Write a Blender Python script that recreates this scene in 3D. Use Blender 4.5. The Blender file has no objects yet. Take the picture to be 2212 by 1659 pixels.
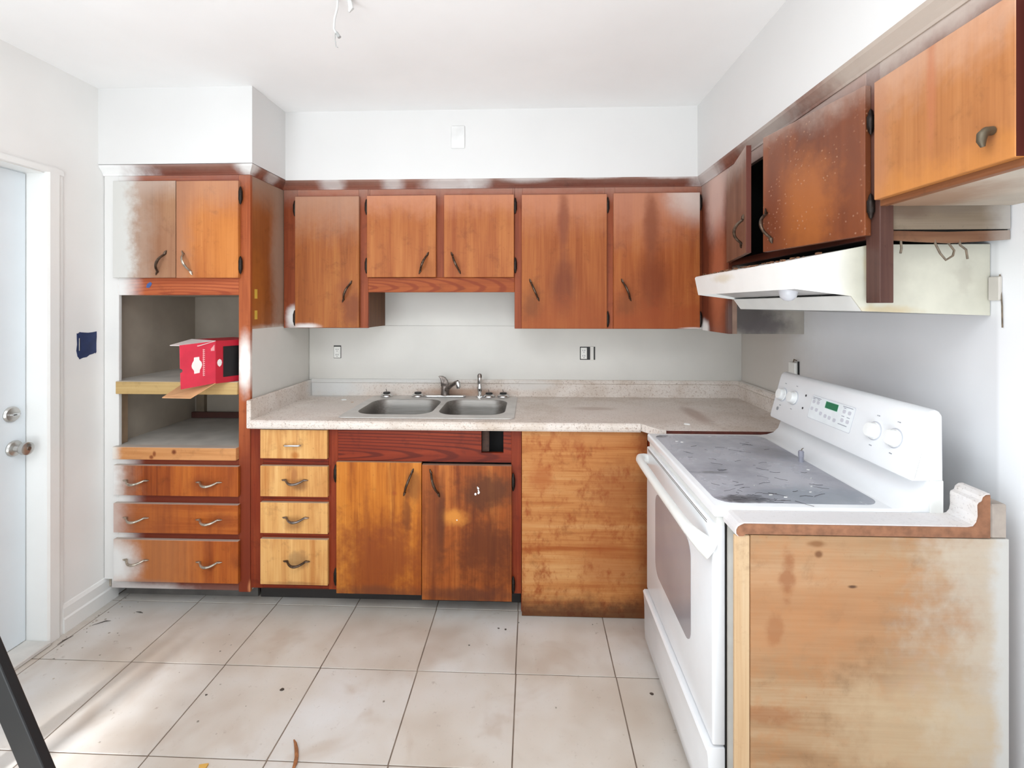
import bpy, bmesh, math, random
from mathutils import Vector, Matrix
R = math.radians
S = bpy.context.scene
C = S.collection
random.seed(7)

# ---------------------------------------------------------------- camera, light, exposure
cam_d = bpy.data.cameras.new('camera')
cam = bpy.data.objects.new('camera', cam_d); C.objects.link(cam)
cam.location = (0, 0, 1.5); cam.rotation_euler = (math.pi/2, 0, 0.037)
cam_d.sensor_width = 36.0; cam_d.lens = 1035.0/2212*36.0
cam_d.shift_y = -(829.5-660.0)/2212
cam_d.clip_start = 0.02
S.camera = cam
S.view_settings.view_transform = 'Standard'; S.view_settings.look = 'None'
S.view_settings.gamma = 1.0; S.view_settings.use_curve_mapping = False
S.view_settings.exposure = 0.0
w = bpy.data.worlds.new('world'); S.world = w; w.use_nodes = True
w.node_tree.nodes['Background'].inputs[0].default_value = (0.86, 0.93, 1.0, 1)
w.node_tree.nodes['Background'].inputs[1].default_value = 1.0
def area(name, loc, target, sx, sy, power, col, spread=180):
    l = bpy.data.lights.new(name, 'AREA'); l.shape = 'RECTANGLE'; l.size = sx; l.size_y = sy
    l.energy = power; l.color = col; l.spread = R(spread)
    o = bpy.data.objects.new(name, l); C.objects.link(o); o.location = loc
    o.rotation_euler = (Vector(target)-Vector(loc)).to_track_quat('-Z', 'Y').to_euler()
    return o
area('window_light_left', (-2.08, -0.40, 1.6), (0.8, 1.35, 1.5), 1.5, 1.5, 42, (0.80, 0.91, 1.0))
area('rear_fill', (0.45, -2.95, 1.5), (-1.6, 2.0, 1.6), 1.6, 2.0, 26, (0.86, 0.94, 1.0))  # added fill from behind to lift the left wall, no window there
area('uplight_fill', (-0.6, -0.6, 0.2), (-0.4, 0.5, 2.577), 2.6, 1.8, 67, (0.895, 0.955, 1.0), 150)  # added upward fill behind the camera to brighten the ceiling
area('overhead_fill', (-0.4, 0.60, 2.55), (-0.4, 0.85, 0.0), 1.8, 1.5, 40, (0.88, 0.95, 1.0))  # added overhead fill for floor and counters, no lamp hangs there
sun_d = bpy.data.lights.new('sun', 'SUN'); sun_d.energy = 13.0; sun_d.angle = R(3.5); sun_d.color = (0.95, 0.97, 1.0)
sun = bpy.data.objects.new('sun', sun_d); C.objects.link(sun)
sun.rotation_euler = Vector((0.0, 4.9, -2.05)).to_track_quat('-Z', 'Y').to_euler()

# ---------------------------------------------------------------- node helpers
def lin(c):
    f = lambda v: v/12.92 if v <= 0.04045 else ((v+0.055)/1.055)**2.4
    return tuple(f(v/255.0) for v in c)+(1.0,)
class NT:
    def __init__(s, name):
        s.m = bpy.data.materials.new(name); s.m.use_nodes = True
        s.t = s.m.node_tree; s.n = s.t.nodes; s.l = s.t.links
        s.b = s.n['Principled BSDF']
        g = s.n.new('ShaderNodeNewGeometry'); s.pos = g.outputs['Position']; s.nor = g.outputs['Normal']
    def link(s, a, b): s.l.new(a, b)
    def setv(s, inp, v):
        if hasattr(v, 'default_value') or hasattr(v, 'is_linked'): s.link(v, inp)
        else: inp.default_value = v
    def math(s, op, a, b=0.0, clamp=False):
        n = s.n.new('ShaderNodeMath'); n.operation = op; n.use_clamp = clamp
        s.setv(n.inputs[0], a); s.setv(n.inputs[1], b); return n.outputs[0]
    def vmath(s, op, a, b=None):
        n = s.n.new('ShaderNodeVectorMath'); n.operation = op
        s.setv(n.inputs[0], a)
        if b is not None: s.setv(n.inputs[1], b)
        return n.outputs['Value'] if op == 'LENGTH' else n.outputs['Vector']
    def noise(s, vec, scale, detail=2.0, rough=0.5, dist=0.0):
        n = s.n.new('ShaderNodeTexNoise'); s.link(vec, n.inputs['Vector'])
        n.inputs['Scale'].default_value = scale; n.inputs['Detail'].default_value = detail
        n.inputs['Roughness'].default_value = rough; n.inputs['Distortion'].default_value = dist
        return n.outputs['Fac']
    def scaled(s, sc, off=(0, 0, 0)):
        n = s.n.new('ShaderNodeMapping'); s.link(s.pos, n.inputs['Vector'])
        n.inputs['Scale'].default_value = sc; n.inputs['Location'].default_value = off
        return n.outputs['Vector']
    def ramp(s, fac, stops):
        n = s.n.new('ShaderNodeValToRGB'); s.link(fac, n.inputs['Fac'])
        e = n.color_ramp.elements
        while len(e) < len(stops): e.new(0.5)
        for i, (p, c) in enumerate(stops): e[i].position = p; e[i].color = c
        return n.outputs['Color']
    def mrange(s, v, a, b, lo=0.0, hi=1.0):
        n = s.n.new('ShaderNodeMapRange'); n.interpolation_type = 'SMOOTHSTEP'
        s.setv(n.inputs['Value'], v)
        n.inputs['From Min'].default_value = a; n.inputs['From Max'].default_value = b
        n.inputs['To Min'].default_value = lo; n.inputs['To Max'].default_value = hi
        return n.outputs['Result']
    def mix(s, fac, a, b, mode='MIX'):
        n = s.n.new('ShaderNodeMix'); n.data_type = 'RGBA'; n.blend_type = mode
        s.setv(n.inputs['Factor'], fac); s.setv(n.inputs[6], a); s.setv(n.inputs[7], b)
        return n.outputs[2]
    def xyz(s, v):
        n = s.n.new('ShaderNodeSeparateXYZ'); s.link(v, n.inputs[0]); return n.outputs
    def bump(s, h, strength, dist=0.002):
        n = s.n.new('ShaderNodeBump'); n.inputs['Strength'].default_value = strength
        n.inputs['Distance'].default_value = dist; s.link(h, n.inputs['Height'])
        s.link(n.outputs['Normal'], s.b.inputs['Normal'])
    def masks(s, col, masks):
        # stains, overspray and some painted-in light tones with a shape of their own, at fixed places of the room
        if not masks: return col
        nz = s.math('SUBTRACT', s.noise(s.pos, 26, 3, 0.6), 0.5)
        nz2 = s.math('SUBTRACT', s.noise(s.pos, 7, 2, 0.5), 0.5)
        for m in masks:
            if m[0] == 'blob':
                _, c, r, colr, st, jit = m
                d = s.vmath('LENGTH', s.vmath('MULTIPLY', s.vmath('SUBTRACT', s.pos, c), tuple(1.0/q for q in r)))
                d = s.math('ADD', d, s.math('MULTIPLY', nz, jit)); d = s.math('ADD', d, s.math('MULTIPLY', nz2, jit))
                f = s.mrange(d, 0.25, 1.0, st, 0.0)
            else:
                _, ax, a, b, colr, st, jit = m
                v = s.xyz(s.pos)['XYZ'.index(ax)]
                v = s.math('ADD', v, s.math('MULTIPLY', nz, jit)); v = s.math('ADD', v, s.math('MULTIPLY', nz2, jit))
                f = s.mrange(v, min(a, b), max(a, b), 0.0 if a < b else st, st if a < b else 0.0)
            col = s.mix(f, col, lin(colr))
        return col
    def done(s, col=None, rough=0.5, metal=0.0, spec=0.5):
        if col is not None: s.setv(s.b.inputs['Base Color'], col)
        s.setv(s.b.inputs['Roughness'], rough); s.b.inputs['Metallic'].default_value = metal
        s.b.inputs['Specular IOR Level'].default_value = spec
        return s.m
BIG = 50.0
def blob(x, z, rx, rz, col, st=1.0, jit=0.35): return ('blob', (x, 2.4, z), (rx, BIG, rz), col, st, jit)
def blobs(c, r, col, st=1.0, jit=0.35): return ('blob', c, r, col, st, jit)
def ramp_x(a, b, col, st=1.0, jit=0.06): return ('lin', 'X', a, b, col, st, jit)
def ramp_y(a, b, col, st=1.0, jit=0.06): return ('lin', 'Y', a, b, col, st, jit)
def ramp_z(a, b, col, st=1.0, jit=0.06): return ('lin', 'Z', a, b, col, st, jit)
OVER = (226, 224, 221)

def plain(name, col, rough=0.5, metal=0.0, var=0.04, scale=12, spec=0.5, masks=(), bump=0.0):
    t = NT(name)
    f = t.noise(t.pos, scale, 3)
    c = lin(col)
    lo = tuple(v*(1-var*2) for v in c[:3])+(1,); hi = tuple(min(1, v*(1+var*2)) for v in c[:3])+(1,)
    k = t.masks(t.ramp(f, [(0.3, lo), (0.7, hi)]), masks)
    if bump: t.bump(t.noise(t.pos, 160, 2), bump, 0.001)
    return t.done(k, rough, metal, spec)

WT = (1.0, 1.0, 1.0)
def wood(name, dark, mid, light, axis='Z', seed=0, masks=(), rough=0.42, figure=1.0, drip=None, dust=None, across=1.0, cathedral=None, spec=0.4, edge=None, grime=0.4):
    t = NT(name); spec = min(spec, 0.22); rough = max(rough, 0.48)
    k = 'XYZ'.index(axis)
    sc = [9.0*across]*3; sc[k] = 0.9
    v = t.scaled(tuple(sc), (seed*3.17, seed*1.71, seed*2.33))
    f = t.noise(v, 1.0, 3, 0.55, 0.6*figure)
    sf = [150.0]*3; sf[k] = 4.0
    fine = t.noise(t.scaled(tuple(sf), (seed, seed, seed)), 1.0, 2, 0.6)
    mid_ = [38.0*across]*3; mid_[k] = 1.6
    fm = t.noise(t.scaled(tuple(mid_), (seed*1.3, seed*2.1, seed*0.6)), 1.0, 3, 0.6, 0.4)
    f2 = t.math('ADD', t.math('MULTIPLY', f, 0.52), t.math('ADD', t.math('MULTIPLY', fine, 0.2), t.math('MULTIPLY', fm, 0.28)))
    col = t.ramp(f2, [(0.36, lin(dark)), (0.50, lin(mid)), (0.63, lin(light))])
    if WT != (1.0, 1.0, 1.0): col = t.mix(1.0, col, WT+(1.0,), 'MULTIPLY')
    if cathedral:
        ccol, cst, (x0, z0), (ka, kb) = cathedral
        n = t.n.new('ShaderNodeTexWave'); n.wave_type = 'RINGS'; n.rings_direction = 'SPHERICAL'
        t.link(t.scaled((ka, 0.0, kb), (-x0*ka, 0.0, -z0*kb)), n.inputs['Vector'])
        n.inputs['Scale'].default_value = 1.0; n.inputs['Distortion'].default_value = 2.2
        n.inputs['Detail'].default_value = 2; n.inputs['Detail Scale'].default_value = 1.2
        col = t.mix(t.mrange(n.outputs['Fac'], 0.55, 0.95, 0.0, cst), col, lin(ccol))
    if drip:
        dcol, dst = drip[:2]; dz = drip[2] if len(drip) > 2 else 1.6
        sd = [24.0]*3; sd[2] = dz
        d1 = t.noise(t.scaled(tuple(sd), (seed*5.1, seed, seed*0.7)), 1.0, 4, 0.65)
        d2 = t.noise(t.pos, 5.0, 2)
        d = t.math('ADD', t.math('MULTIPLY', d1, 0.7), t.math('MULTIPLY', d2, 0.3))
        col = t.mix(t.mrange(d, 0.47, 0.68, 0.0, dst), col, lin(dcol))
    if grime:
        g1 = t.noise(t.pos, 13, 5, 0.7, 0.3)
        gcol = tuple(v*0.45 for v in lin(dark)[:3])+(1.0,)
        col = t.mix(t.mrange(g1, 0.52, 0.74, 0.0, grime), col, gcol)
        g2 = t.noise(t.pos, 75, 3, 0.6)
        col = t.mix(t.mrange(g2, 0.66, 0.74, 0.0, grime*0.8), col, gcol)
    col = t.masks(col, masks)
    if dust:
        nz = t.xyz(t.nor)[2]
        col = t.mix(t.mrange(nz, 0.5, 0.9, 0.0, 0.85), col, lin(dust))
    if edge:
        ny = t.math('ABSOLUTE', t.xyz(t.nor)['XYZ'.index(edge[0])])
        col = t.mix(t.mrange(ny, 0.7, 0.9), col, lin(edge[1]))
    t.bump(fine, 0.12, 0.001)
    t.b.inputs['Coat Weight'].default_value = 0.0
    return t.done(col, rough, 0.0, spec)

# ---------------------------------------------------------------- mesh helpers
class MB:
    def __init__(s): s.bm = bmesh.new()
    def box(s, x0, x1, y0, y1, z0, z1, bev=0.0, seg=1):
        r = bmesh.ops.create_cube(s.bm, size=1.0)
        for v in r['verts']:
            v.co = Vector((x0+(v.co.x+0.5)*(x1-x0), y0+(v.co.y+0.5)*(y1-y0), z0+(v.co.z+0.5)*(z1-z0)))
        if bev:
            es = list({e for v in r['verts'] for e in v.link_edges})
            bmesh.ops.bevel(s.bm, geom=es, offset=bev, segments=seg, affect='EDGES', profile=0.5)
        return s
    def obox(s, o, a, b, c, bev=0.0):
        o, a, b, c = map(Vector, (o, a, b, c))
        vs = [s.bm.verts.new(o+a*i+b*j+c*k) for k in (0, 1) for j in (0, 1) for i in (0, 1)]
        fs = [s.bm.faces.new([vs[i] for i in f]) for f in ((0, 2, 3, 1), (4, 5, 7, 6), (0, 1, 5, 4), (2, 6, 7, 3), (0, 4, 6, 2), (1, 3, 7, 5))]
        bmesh.ops.recalc_face_normals(s.bm, faces=fs)
        if bev:
            es = list({e for f in fs for e in f.edges})
            bmesh.ops.bevel(s.bm, geom=es, offset=bev, segments=2, affect='EDGES', profile=0.5)
        return s
    def prism(s, pts, axis, a0, a1, bev=0.0, seg=2):
        f = {'X': lambda p, q: (q, p[0], p[1]), 'Y': lambda p, q: (p[0], q, p[1]), 'Z': lambda p, q: (p[0], p[1], q)}[axis]
        A = [s.bm.verts.new(f(p, a0)) for p in pts]; B = [s.bm.verts.new(f(p, a1)) for p in pts]
        n = len(pts); fs = [s.bm.faces.new(A), s.bm.faces.new(B[::-1])]
        for i in range(n): fs.append(s.bm.faces.new([A[i], B[i], B[(i+1) % n], A[(i+1) % n]]))
        bmesh.ops.recalc_face_normals(s.bm, faces=fs)
        if bev:
            es = list(set(fs[0].edges) | set(fs[1].edges))
            bmesh.ops.bevel(s.bm, geom=es, offset=bev, segments=seg, affect='EDGES', profile=0.5)
        return s
    def tube(s, pts, r, n=8, radii=None, flat=1.0):
        pts = [Vector(p) for p in pts]; m = len(pts)
        rings = []; up = None
        for i, p in enumerate(pts):
            d = (pts[min(i+1, m-1)]-pts[max(i-1, 0)]).normalized()
            if up is None:
                up = Vector((0, 0, 1)) if abs(d.z) < 0.9 else Vector((1, 0, 0))
            x = d.cross(up).normalized(); up = x.cross(d).normalized()
            q = radii[i] if radii else r
            rings.append([s.bm.verts.new(p+(x*math.cos(2*math.pi*k/n)+up*math.sin(2*math.pi*k/n)*flat)*q) for k in range(n)])
        fs = []
        for a, b in zip(rings, rings[1:]):
            for k in range(n): fs.append(s.bm.faces.new([a[k], a[(k+1) % n], b[(k+1) % n], b[k]]))
        fs.append(s.bm.faces.new(rings[0][::-1])); fs.append(s.bm.faces.new(rings[-1]))
        bmesh.ops.recalc_face_normals(s.bm, faces=fs)
        return s
    def lathe(s, prof, o, axis=(0, 0, 1), n=24, sx=1.0, sy=1.0):
        ax = Vector(axis).normalized(); q = ax.to_track_quat('Z', 'Y'); o = Vector(o)
        rings = []
        for r, h in prof:
            rings.append([s.bm.verts.new(o+q @ Vector((max(r, 1e-5)*math.cos(2*math.pi*k/n)*sx, max(r, 1e-5)*math.sin(2*math.pi*k/n)*sy, h))) for k in range(n)])
        fs = []
        for a, b in zip(rings, rings[1:]):
            for k in range(n): fs.append(s.bm.faces.new([a[k], a[(k+1) % n], b[(k+1) % n], b[k]]))
        fs.append(s.bm.faces.new(rings[0][::-1])); fs.append(s.bm.faces.new(rings[-1]))
        bmesh.ops.recalc_face_normals(s.bm, faces=fs)
        return s
    def sheet(s, q, th, d=(0, 0, 1)):
        d = Vector(d).normalized()*th
        A = [s.bm.verts.new(Vector(p)) for p in q]; B = [s.bm.verts.new(Vector(p)+d) for p in q]
        n = len(q); fs = [s.bm.faces.new(A), s.bm.faces.new(B[::-1])]
        for i in range(n): fs.append(s.bm.faces.new([A[i], B[i], B[(i+1) % n], A[(i+1) % n]]))
        bmesh.ops.recalc_face_normals(s.bm, faces=fs)
        return s
    def mesh(s, name, mat, smooth=False):
        me = bpy.data.meshes.new(name); s.bm.to_mesh(me); s.bm.free()
        me.materials.append(mat)
        if smooth:
            for p in me.polygons: p.use_smooth = True
            try: me.set_sharp_from_angle(angle=R(40))
            except Exception: pass
        return me
    def build(s, name, mat, parent=None, smooth=False, label=None, kind=None):
        me = s.mesh(name, mat, smooth)
        o = bpy.data.objects.new(name, me); C.objects.link(o)
        if parent is not None:
            o.parent = parent; o.matrix_parent_inverse = parent_world(parent).inverted()
        if label: o['label'] = label
        if kind: o['kind'] = kind
        return o
def parent_world(p):
    m = p.matrix_basis.copy()
    while p.parent is not None:
        m = p.parent.matrix_basis @ p.matrix_parent_inverse @ m; p = p.parent
    return m
def thing(name, label, cat, loc, group=None):
    o = bpy.data.objects.new(name, None); C.objects.link(o); o.location = loc; o.empty_display_size = 0.1
    o['label'] = label; o['category'] = cat
    if group: o['group'] = group
    return o
def tag(o, label, cat, group=None):
    o['label'] = label; o['category'] = cat
    if group: o['group'] = group
    return o
def struct(o): o['kind'] = 'structure'; return o
def rrect(x0, x1, y0, y1, r, n=5):
    P = []
    for cx, cy, a in ((x1-r, y1-r, 0), (x0+r, y1-r, 90), (x0+r, y0+r, 180), (x1-r, y0+r, 270)):
        for i in range(n+1):
            t = R(a+90*i/n); P.append((cx+r*math.cos(t), cy+r*math.sin(t)))
    return P

# ---------------------------------------------------------------- plain materials
M = {}
M['wall'] = plain('wall_paint', (238, 236, 233), 0.55, var=0.012, scale=3, bump=0.05)
M['ceiling'] = plain('ceiling_paint', (244, 243, 242), 0.6, var=0.01, scale=3)
M['wall_back'] = plain('wall_grey_paint', (214, 210, 203), 0.5, var=0.02, scale=4, bump=0.05)
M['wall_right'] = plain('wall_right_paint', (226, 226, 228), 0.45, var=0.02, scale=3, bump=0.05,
    masks=[ramp_y(2.05, 2.6, (203, 194, 184), 0.9, 0.1), ramp_y(1.375, 1.36, (243, 243, 245), 1.0, 0.0)])  # tan towards the back corner is a light cast put into the colour
M['trimpaint'] = plain('trim_gloss_paint', (238, 237, 234), 0.3, var=0.01, scale=5)
M['doorpaint'] = plain('door_paint', (222, 228, 232), 0.35, var=0.01, scale=5)
M['inside'] = plain('cupboard_inside_paint', (170, 158, 143), 0.6, var=0.05, scale=6)
M['darkhole'] = plain('dark_void', (14, 11, 10), 0.9)
M['bronze'] = plain('antique_bronze', (86, 70, 58), 0.38, 0.85, var=0.25, scale=80)
M['worn'] = plain('worn_silver_metal', (176, 166, 152), 0.33, 0.9, var=0.2, scale=70)
M['hinge'] = plain('dark_hinge_metal', (40, 32, 28), 0.45, 0.7, var=0.2, scale=90)
M['chrome'] = plain('chrome', (215, 215, 215), 0.12, 1.0, var=0.03)
M['dullchrome'] = plain('dull_dark_chrome', (128, 118, 112), 0.3, 0.9, var=0.2, scale=60)
M['black'] = plain('black_rubber', (16, 15, 15), 0.5)
M['nickel'] = plain('satin_nickel', (190, 188, 184), 0.28, 0.9, var=0.05)
M['white_enamel'] = plain('white_enamel', (232, 233, 235), 0.22, var=0.008)
M['cream_enamel'] = plain('cream_enamel', (228, 228, 224), 0.3, var=0.015)
M['paper_white'] = plain('white_plastic', (232, 230, 224), 0.4)
M['debris_dark'] = plain('dark_debris', (70, 60, 52), 0.8, var=0.2, scale=60)
M['debris_white'] = plain('white_chip', (238, 237, 234), 0.6)
# red-brown face frames
FR = dict(dark=(104, 46, 28), mid=(132, 64, 38), light=(152, 80, 50))
WT = (0.82, 0.74, 0.66)
M['frame_up'] = wood('frame_wood_upper', (128, 62, 38), (150, 78, 48), (170, 94, 60), 'Z', 3, rough=0.45,
    masks=[ramp_z(2.03, 2.22, (176, 150, 138), 0.62, 0.05), blob(-1.33, 1.43, 0.06, 0.10, OVER, 0.95), blob(0.945, 1.39, 0.05, 0.06, OVER, 1.0)])
M['frame_up_x'] = wood('frame_rail_upper', (140, 68, 38), (164, 84, 48), (182, 102, 62), 'X', 5, rough=0.45,
    masks=[ramp_z(2.03, 2.22, (176, 150, 138), 0.62, 0.05)], cathedral=None)
M['cornice'] = wood('cornice_wood', (108, 60, 48), (126, 74, 60), (146, 92, 76), 'X', 4, rough=0.5,
    masks=[ramp_z(2.15, 2.205, (150, 124, 112), 0.5, 0.02),
           blob(-1.10, 2.18, 0.10, 0.07, OVER, 0.48), blob(-0.76, 2.18, 0.09, 0.07, OVER, 0.48), blob(-0.45, 2.17, 0.20, 0.06, OVER, 0.55),
           blob(-0.29, 2.19, 0.11, 0.07, OVER, 0.5), blob(-0.02, 2.20, 0.2, 0.035, OVER, 0.48), blob(0.35, 2.205, 0.2, 0.02, OVER, 0.7), blob(0.75, 2.205, 0.2, 0.025, OVER, 0.7),
           blobs((0.92, 2.5, 2.17), (0.10, 0.22, 0.12), OVER, 0.7), blobs((0.92, 1.9, 2.17), (0.1, 0.3, 0.1), (196, 188, 180), 0.75),
           blobs((0.92, 1.2, 2.17), (0.1, 0.55, 0.1), (190, 178, 166), 0.85),
           blobs((-1.38, 2.31, 2.19), (0.09, 0.09, 0.07), OVER, 0.9), blobs((-2.17, 2.31, 2.18), (0.36, 0.3, 0.3), (236, 235, 233), 1.0), blobs((-1.37, 2.5, 2.18), (0.05, 0.08, 0.06), OVER, 0.5),
           blob(-1.75, 2.205, 0.5, 0.02, (150, 128, 124), 0.6)])
WT = (1.18, 1.08, 0.80)
M['frame_base'] = wood('frame_wood_base', (88, 28, 14), (110, 40, 20), (130, 54, 28), 'Z', 7, rough=0.4, drip=((150, 76, 40), 0.35))
M['frame_base_x'] = wood('frame_rail_base', (96, 32, 18), (116, 42, 22), (134, 54, 30), 'X', 8, rough=0.4, cathedral=((82, 24, 12), 0.8, (-1.05, 0.765), (1.6, 22)))
WT = (1.0, 0.96, 0.80)
M['ply_gold'] = wood('plywood_door_gold', (158, 84, 26), (188, 112, 40), (206, 136, 62), 'Z', 11, drip=((120, 52, 16), 0.75), rough=0.4, dust=(150, 130, 112),
    masks=[blob(-0.72, 0.22, 0.36, 0.34, (124, 56, 26), 0.75, 0.9), blob(-0.60, 0.50, 0.035, 0.14, (112, 58, 26), 0.7, 0.9), blob(-0.565, 0.62, 0.05, 0.12, (110, 62, 30), 0.6, 0.7), blob(-0.66, 0.585, 0.02, 0.02, (150, 70, 30), 0.7, 0.6), blob(-0.80, 0.45, 0.02, 0.3, (142, 74, 30), 0.55, 0.9), blob(-0.735, 0.10, 0.3, 0.05, (96, 56, 38), 0.6, 0.4)])
M['ply_dark'] = wood('plywood_door_stained', (120, 56, 22), (154, 82, 36), (182, 108, 52), 'Z', 13, drip=((94, 40, 16), 0.8), rough=0.4, dust=(140, 118, 104),
    masks=[blob(-0.22, 0.59, 0.22, 0.13, (84, 46, 26), 0.85, 0.8), blob(-0.22, 0.30, 0.22, 0.26, (88, 42, 22), 0.8, 0.9), blob(-0.46, 0.40, 0.08, 0.35, (104, 52, 28), 0.6, 0.9), blob(-0.365, 0.475, 0.085, 0.062, (206, 132, 56), 0.95, 0.8), blob(-0.43, 0.45, 0.03, 0.3, (92, 48, 26), 0.7, 0.5), blob(-0.30, 0.10, 0.3, 0.06, (86, 48, 34), 0.75, 0.5)])
def pale_drawer(i, masks):
    return wood('pale_drawer_wood_%d' % i, (190, 128, 72), (216, 164, 102), (228, 182, 122), 'Z' if i != 0 else 'Z', 20+i, drip=((172, 102, 44), 0.6), rough=0.45, dust=(176, 160, 140), masks=masks)

# ---------------------------------------------------------------- room shell
CEIL = 2.577
XL, XR, YB, YR = -2.14, 1.288, 2.97, -3.2
b = MB(); b.box(XL-0.12, XR+0.1, YR-0.1, YB+0.1, -0.10, -0.0022)
t = NT('grout'); g = t.ramp(t.noise(t.pos, 9, 3), [(0.3, lin((104, 88, 76))), (0.7, lin((142, 126, 112)))])
floor = struct(b.build('floor', t.done(g, 0.9)))
# floor tiles, one object each
t = NT('floor_tile')
oi = t.n.new('ShaderNodeObjectInfo')
big = t.noise(t.scaled((2.1, 2.1, 2.1)), 1.0, 3, 0.55)
c = t.ramp(big, [(0.34, lin((184, 171, 158))), (0.5, lin((205, 198, 190))), (0.68, lin((215, 213, 211)))])
c = t.mix(t.mrange(oi.outputs['Random'], 0, 1, 0.0, 0.3), c, lin((198, 184, 168)))
f = t.noise(t.pos, 60, 4, 0.7); c = t.mix(t.mrange(f, 0.58, 0.75, 0, 0.28), c, lin((160, 146, 132)))
sp = t.noise(t.pos, 22, 4, 0.7); c = t.mix(t.mrange(sp, 0.62, 0.78, 0, 0.6), c, lin((128, 108, 92)))
sm = t.noise(t.pos, 4, 3, 0.6, 0.5); c = t.mix(t.mrange(sm, 0.52, 0.72, 0, 0.5), c, lin((180, 162, 146)))
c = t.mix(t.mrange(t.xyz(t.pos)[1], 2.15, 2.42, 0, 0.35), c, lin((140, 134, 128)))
t.bump(t.noise(t.pos, 35, 3), 0.08, 0.002)
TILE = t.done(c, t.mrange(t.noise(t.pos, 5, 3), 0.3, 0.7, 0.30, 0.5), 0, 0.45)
s, th = 0.4048, R(-0.25)
gap = 0.0024
full = MB().box(-s/2+gap, s/2-gap, -s/2+gap, s/2-gap, -0.0065, 0.0, 0.0008).mesh('tile', TILE)
rt = random.Random(3)
def tile_obj(me, x, y):
    o = bpy.data.objects.new('tile', me); C.objects.link(o); o.parent = floor
    o.location = (x, y, rt.uniform(-0.0004, 0.0004)); o.rotation_euler = (rt.uniform(-.0006, .0006), rt.uniform(-.0006, .0006), th)
ct, st = math.cos(th), math.sin(th)
for i in range(-2, 9):
    for j in range(-2, 14):
        u0, v0 = -1.676+s*i, 2.362-s*j       # near-left... tile spans u0..u0+s, v0-s..v0
        lo_u, hi_u, lo_v, hi_v = u0, u0+s, v0-s, v0
        lo_u2, hi_u2, lo_v2, hi_v2 = max(lo_u, XL+0.004), min(hi_u, XR-0.004), max(lo_v, YR+0.004), min(hi_v, 2.92)
        if hi_u2-lo_u2 < 0.03 or hi_v2-lo_v2 < 0.03: continue
        cx, cy = (lo_u2+hi_u2)/2, (lo_v2+hi_v2)/2
        wx, wy = cx, cy+(cx+1.676)*st
        if abs(hi_u2-lo_u2-s) < 1e-6 and abs(hi_v2-lo_v2-s) < 1e-6: me = full
        else:
            hx, hy = (hi_u2-lo_u2)/2-gap, (hi_v2-lo_v2)/2-gap
            me = MB().box(-hx, hx, -hy, hy, -0.0065, 0.0, 0.0008).mesh('tile', TILE)
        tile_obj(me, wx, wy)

struct(MB().box(XL-0.12, XR+0.1, YR-0.1, YB+0.1, CEIL, CEIL+0.1).build('ceiling', M['ceiling']))
# back wall: upper part, and a slightly proud lower panel with the seam showing as a ledge
struct(MB().box(XL-0.12, XR+0.1, YB, YB+0.1, 0, CEIL).build('wall_back', M['wall_back']))
struct(MB().box(-1.385, XR, YB-0.006, YB, 1.03, 1.374, 0.0015).build('trim_1', M['wall_back']))
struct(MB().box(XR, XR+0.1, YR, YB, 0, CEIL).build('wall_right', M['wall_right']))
DY0, DY1, DZ = 1.13, 2.04, 2.092      # door opening in the left wall
b = MB(); b.box(XL-0.1, XL, DY1, YB, 0, CEIL); b.box(XL-0.1, XL, YR, DY0, 0, CEIL); b.box(XL-0.1, XL, DY0, DY1, DZ, CEIL)
struct(b.build('wall_left', M['wall']))
# rear wall with a tall narrow opening that shapes the sun streak
b = MB()
for x0, x1, z0, z1 in ((XL-.1, -1.72, 0, CEIL), (-1.72, -1.42, 2.12, CEIL), (-1.72, -1.42, 0, 0.75), (-1.42, XR+.1, 0, CEIL)):
    b.box(x0, x1, YR-0.1, YR, z0, z1)
struct(b.build('wall_rear', M['wall']))
# soffits
so = plain('soffit_paint', (223, 221, 219), 0.55, var=0.008, scale=3)
struct(MB().box(XL, -1.36, 2.30, YB, 2.200, CEIL).build('soffit', so))
struct(MB().box(-1.36, 0.905, 2.62, YB, 2.197, CEIL).build('soffit', so))
struct(MB().box(0.905, XR, 0.2, YB, 2.197, CEIL).build('soffit', so))

# door in the left wall
door = struct(MB().box(-2.265, -2.225, DY0+0.006, DY1-0.004, 0.022, DZ-0.010, 0.002).build('door_1', M['doorpaint']))
b = MB(); b.lathe([(0.0, 0), (0.033, 0), (0.034, 0.006), (0.030, 0.012), (0.016, 0.016), (0.014, 0.034), (0.022, 0.040), (0.0275, 0.052), (0.027, 0.066), (0.018, 0.070), (0.0, 0.070)], (-2.225, 1.985, 0.884), (1, 0, 0), 28)
kn = b.build('door_knob', M['nickel'], door, True)
MB().lathe([(0.0, 0.0), (0.008, 0.0), (0.008, 0.003), (0.0, 0.003)], (-2.1552, 1.985, 0.884), (1, 0, 0), 16).build('lock_button', M['dullchrome'], kn)
b = MB(); b.lathe([(0, 0), (0.033, 0), (0.034, 0.005), (0.029, 0.012), (0.0, 0.014)], (-2.225, 1.975, 1.033), (1, 0, 0), 28)
db = b.build('deadbolt', M['nickel'], door, True)
MB().box(-2.212, -2.196, 1.958, 1.992, 1.028, 1.038, 0.002).build('thumb_turn', M['chrome'], db)
jm = MB(); jm.box(-2.24, XL+0.001, DY1-0.001, DY1+0.012, 0, DZ+0.012); jm.box(-2.24, XL+0.001, DY0-0.012, DY0+0.001, 0, DZ+0.012); jm.box(-2.24, XL+0.001, DY0, DY1, DZ-0.006, DZ+0.012)
jm.box(-2.27, -2.262, DY0, DY1, 0, DZ)
struct(jm.build('trim_2', M['trimpaint']))
b = MB()
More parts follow.
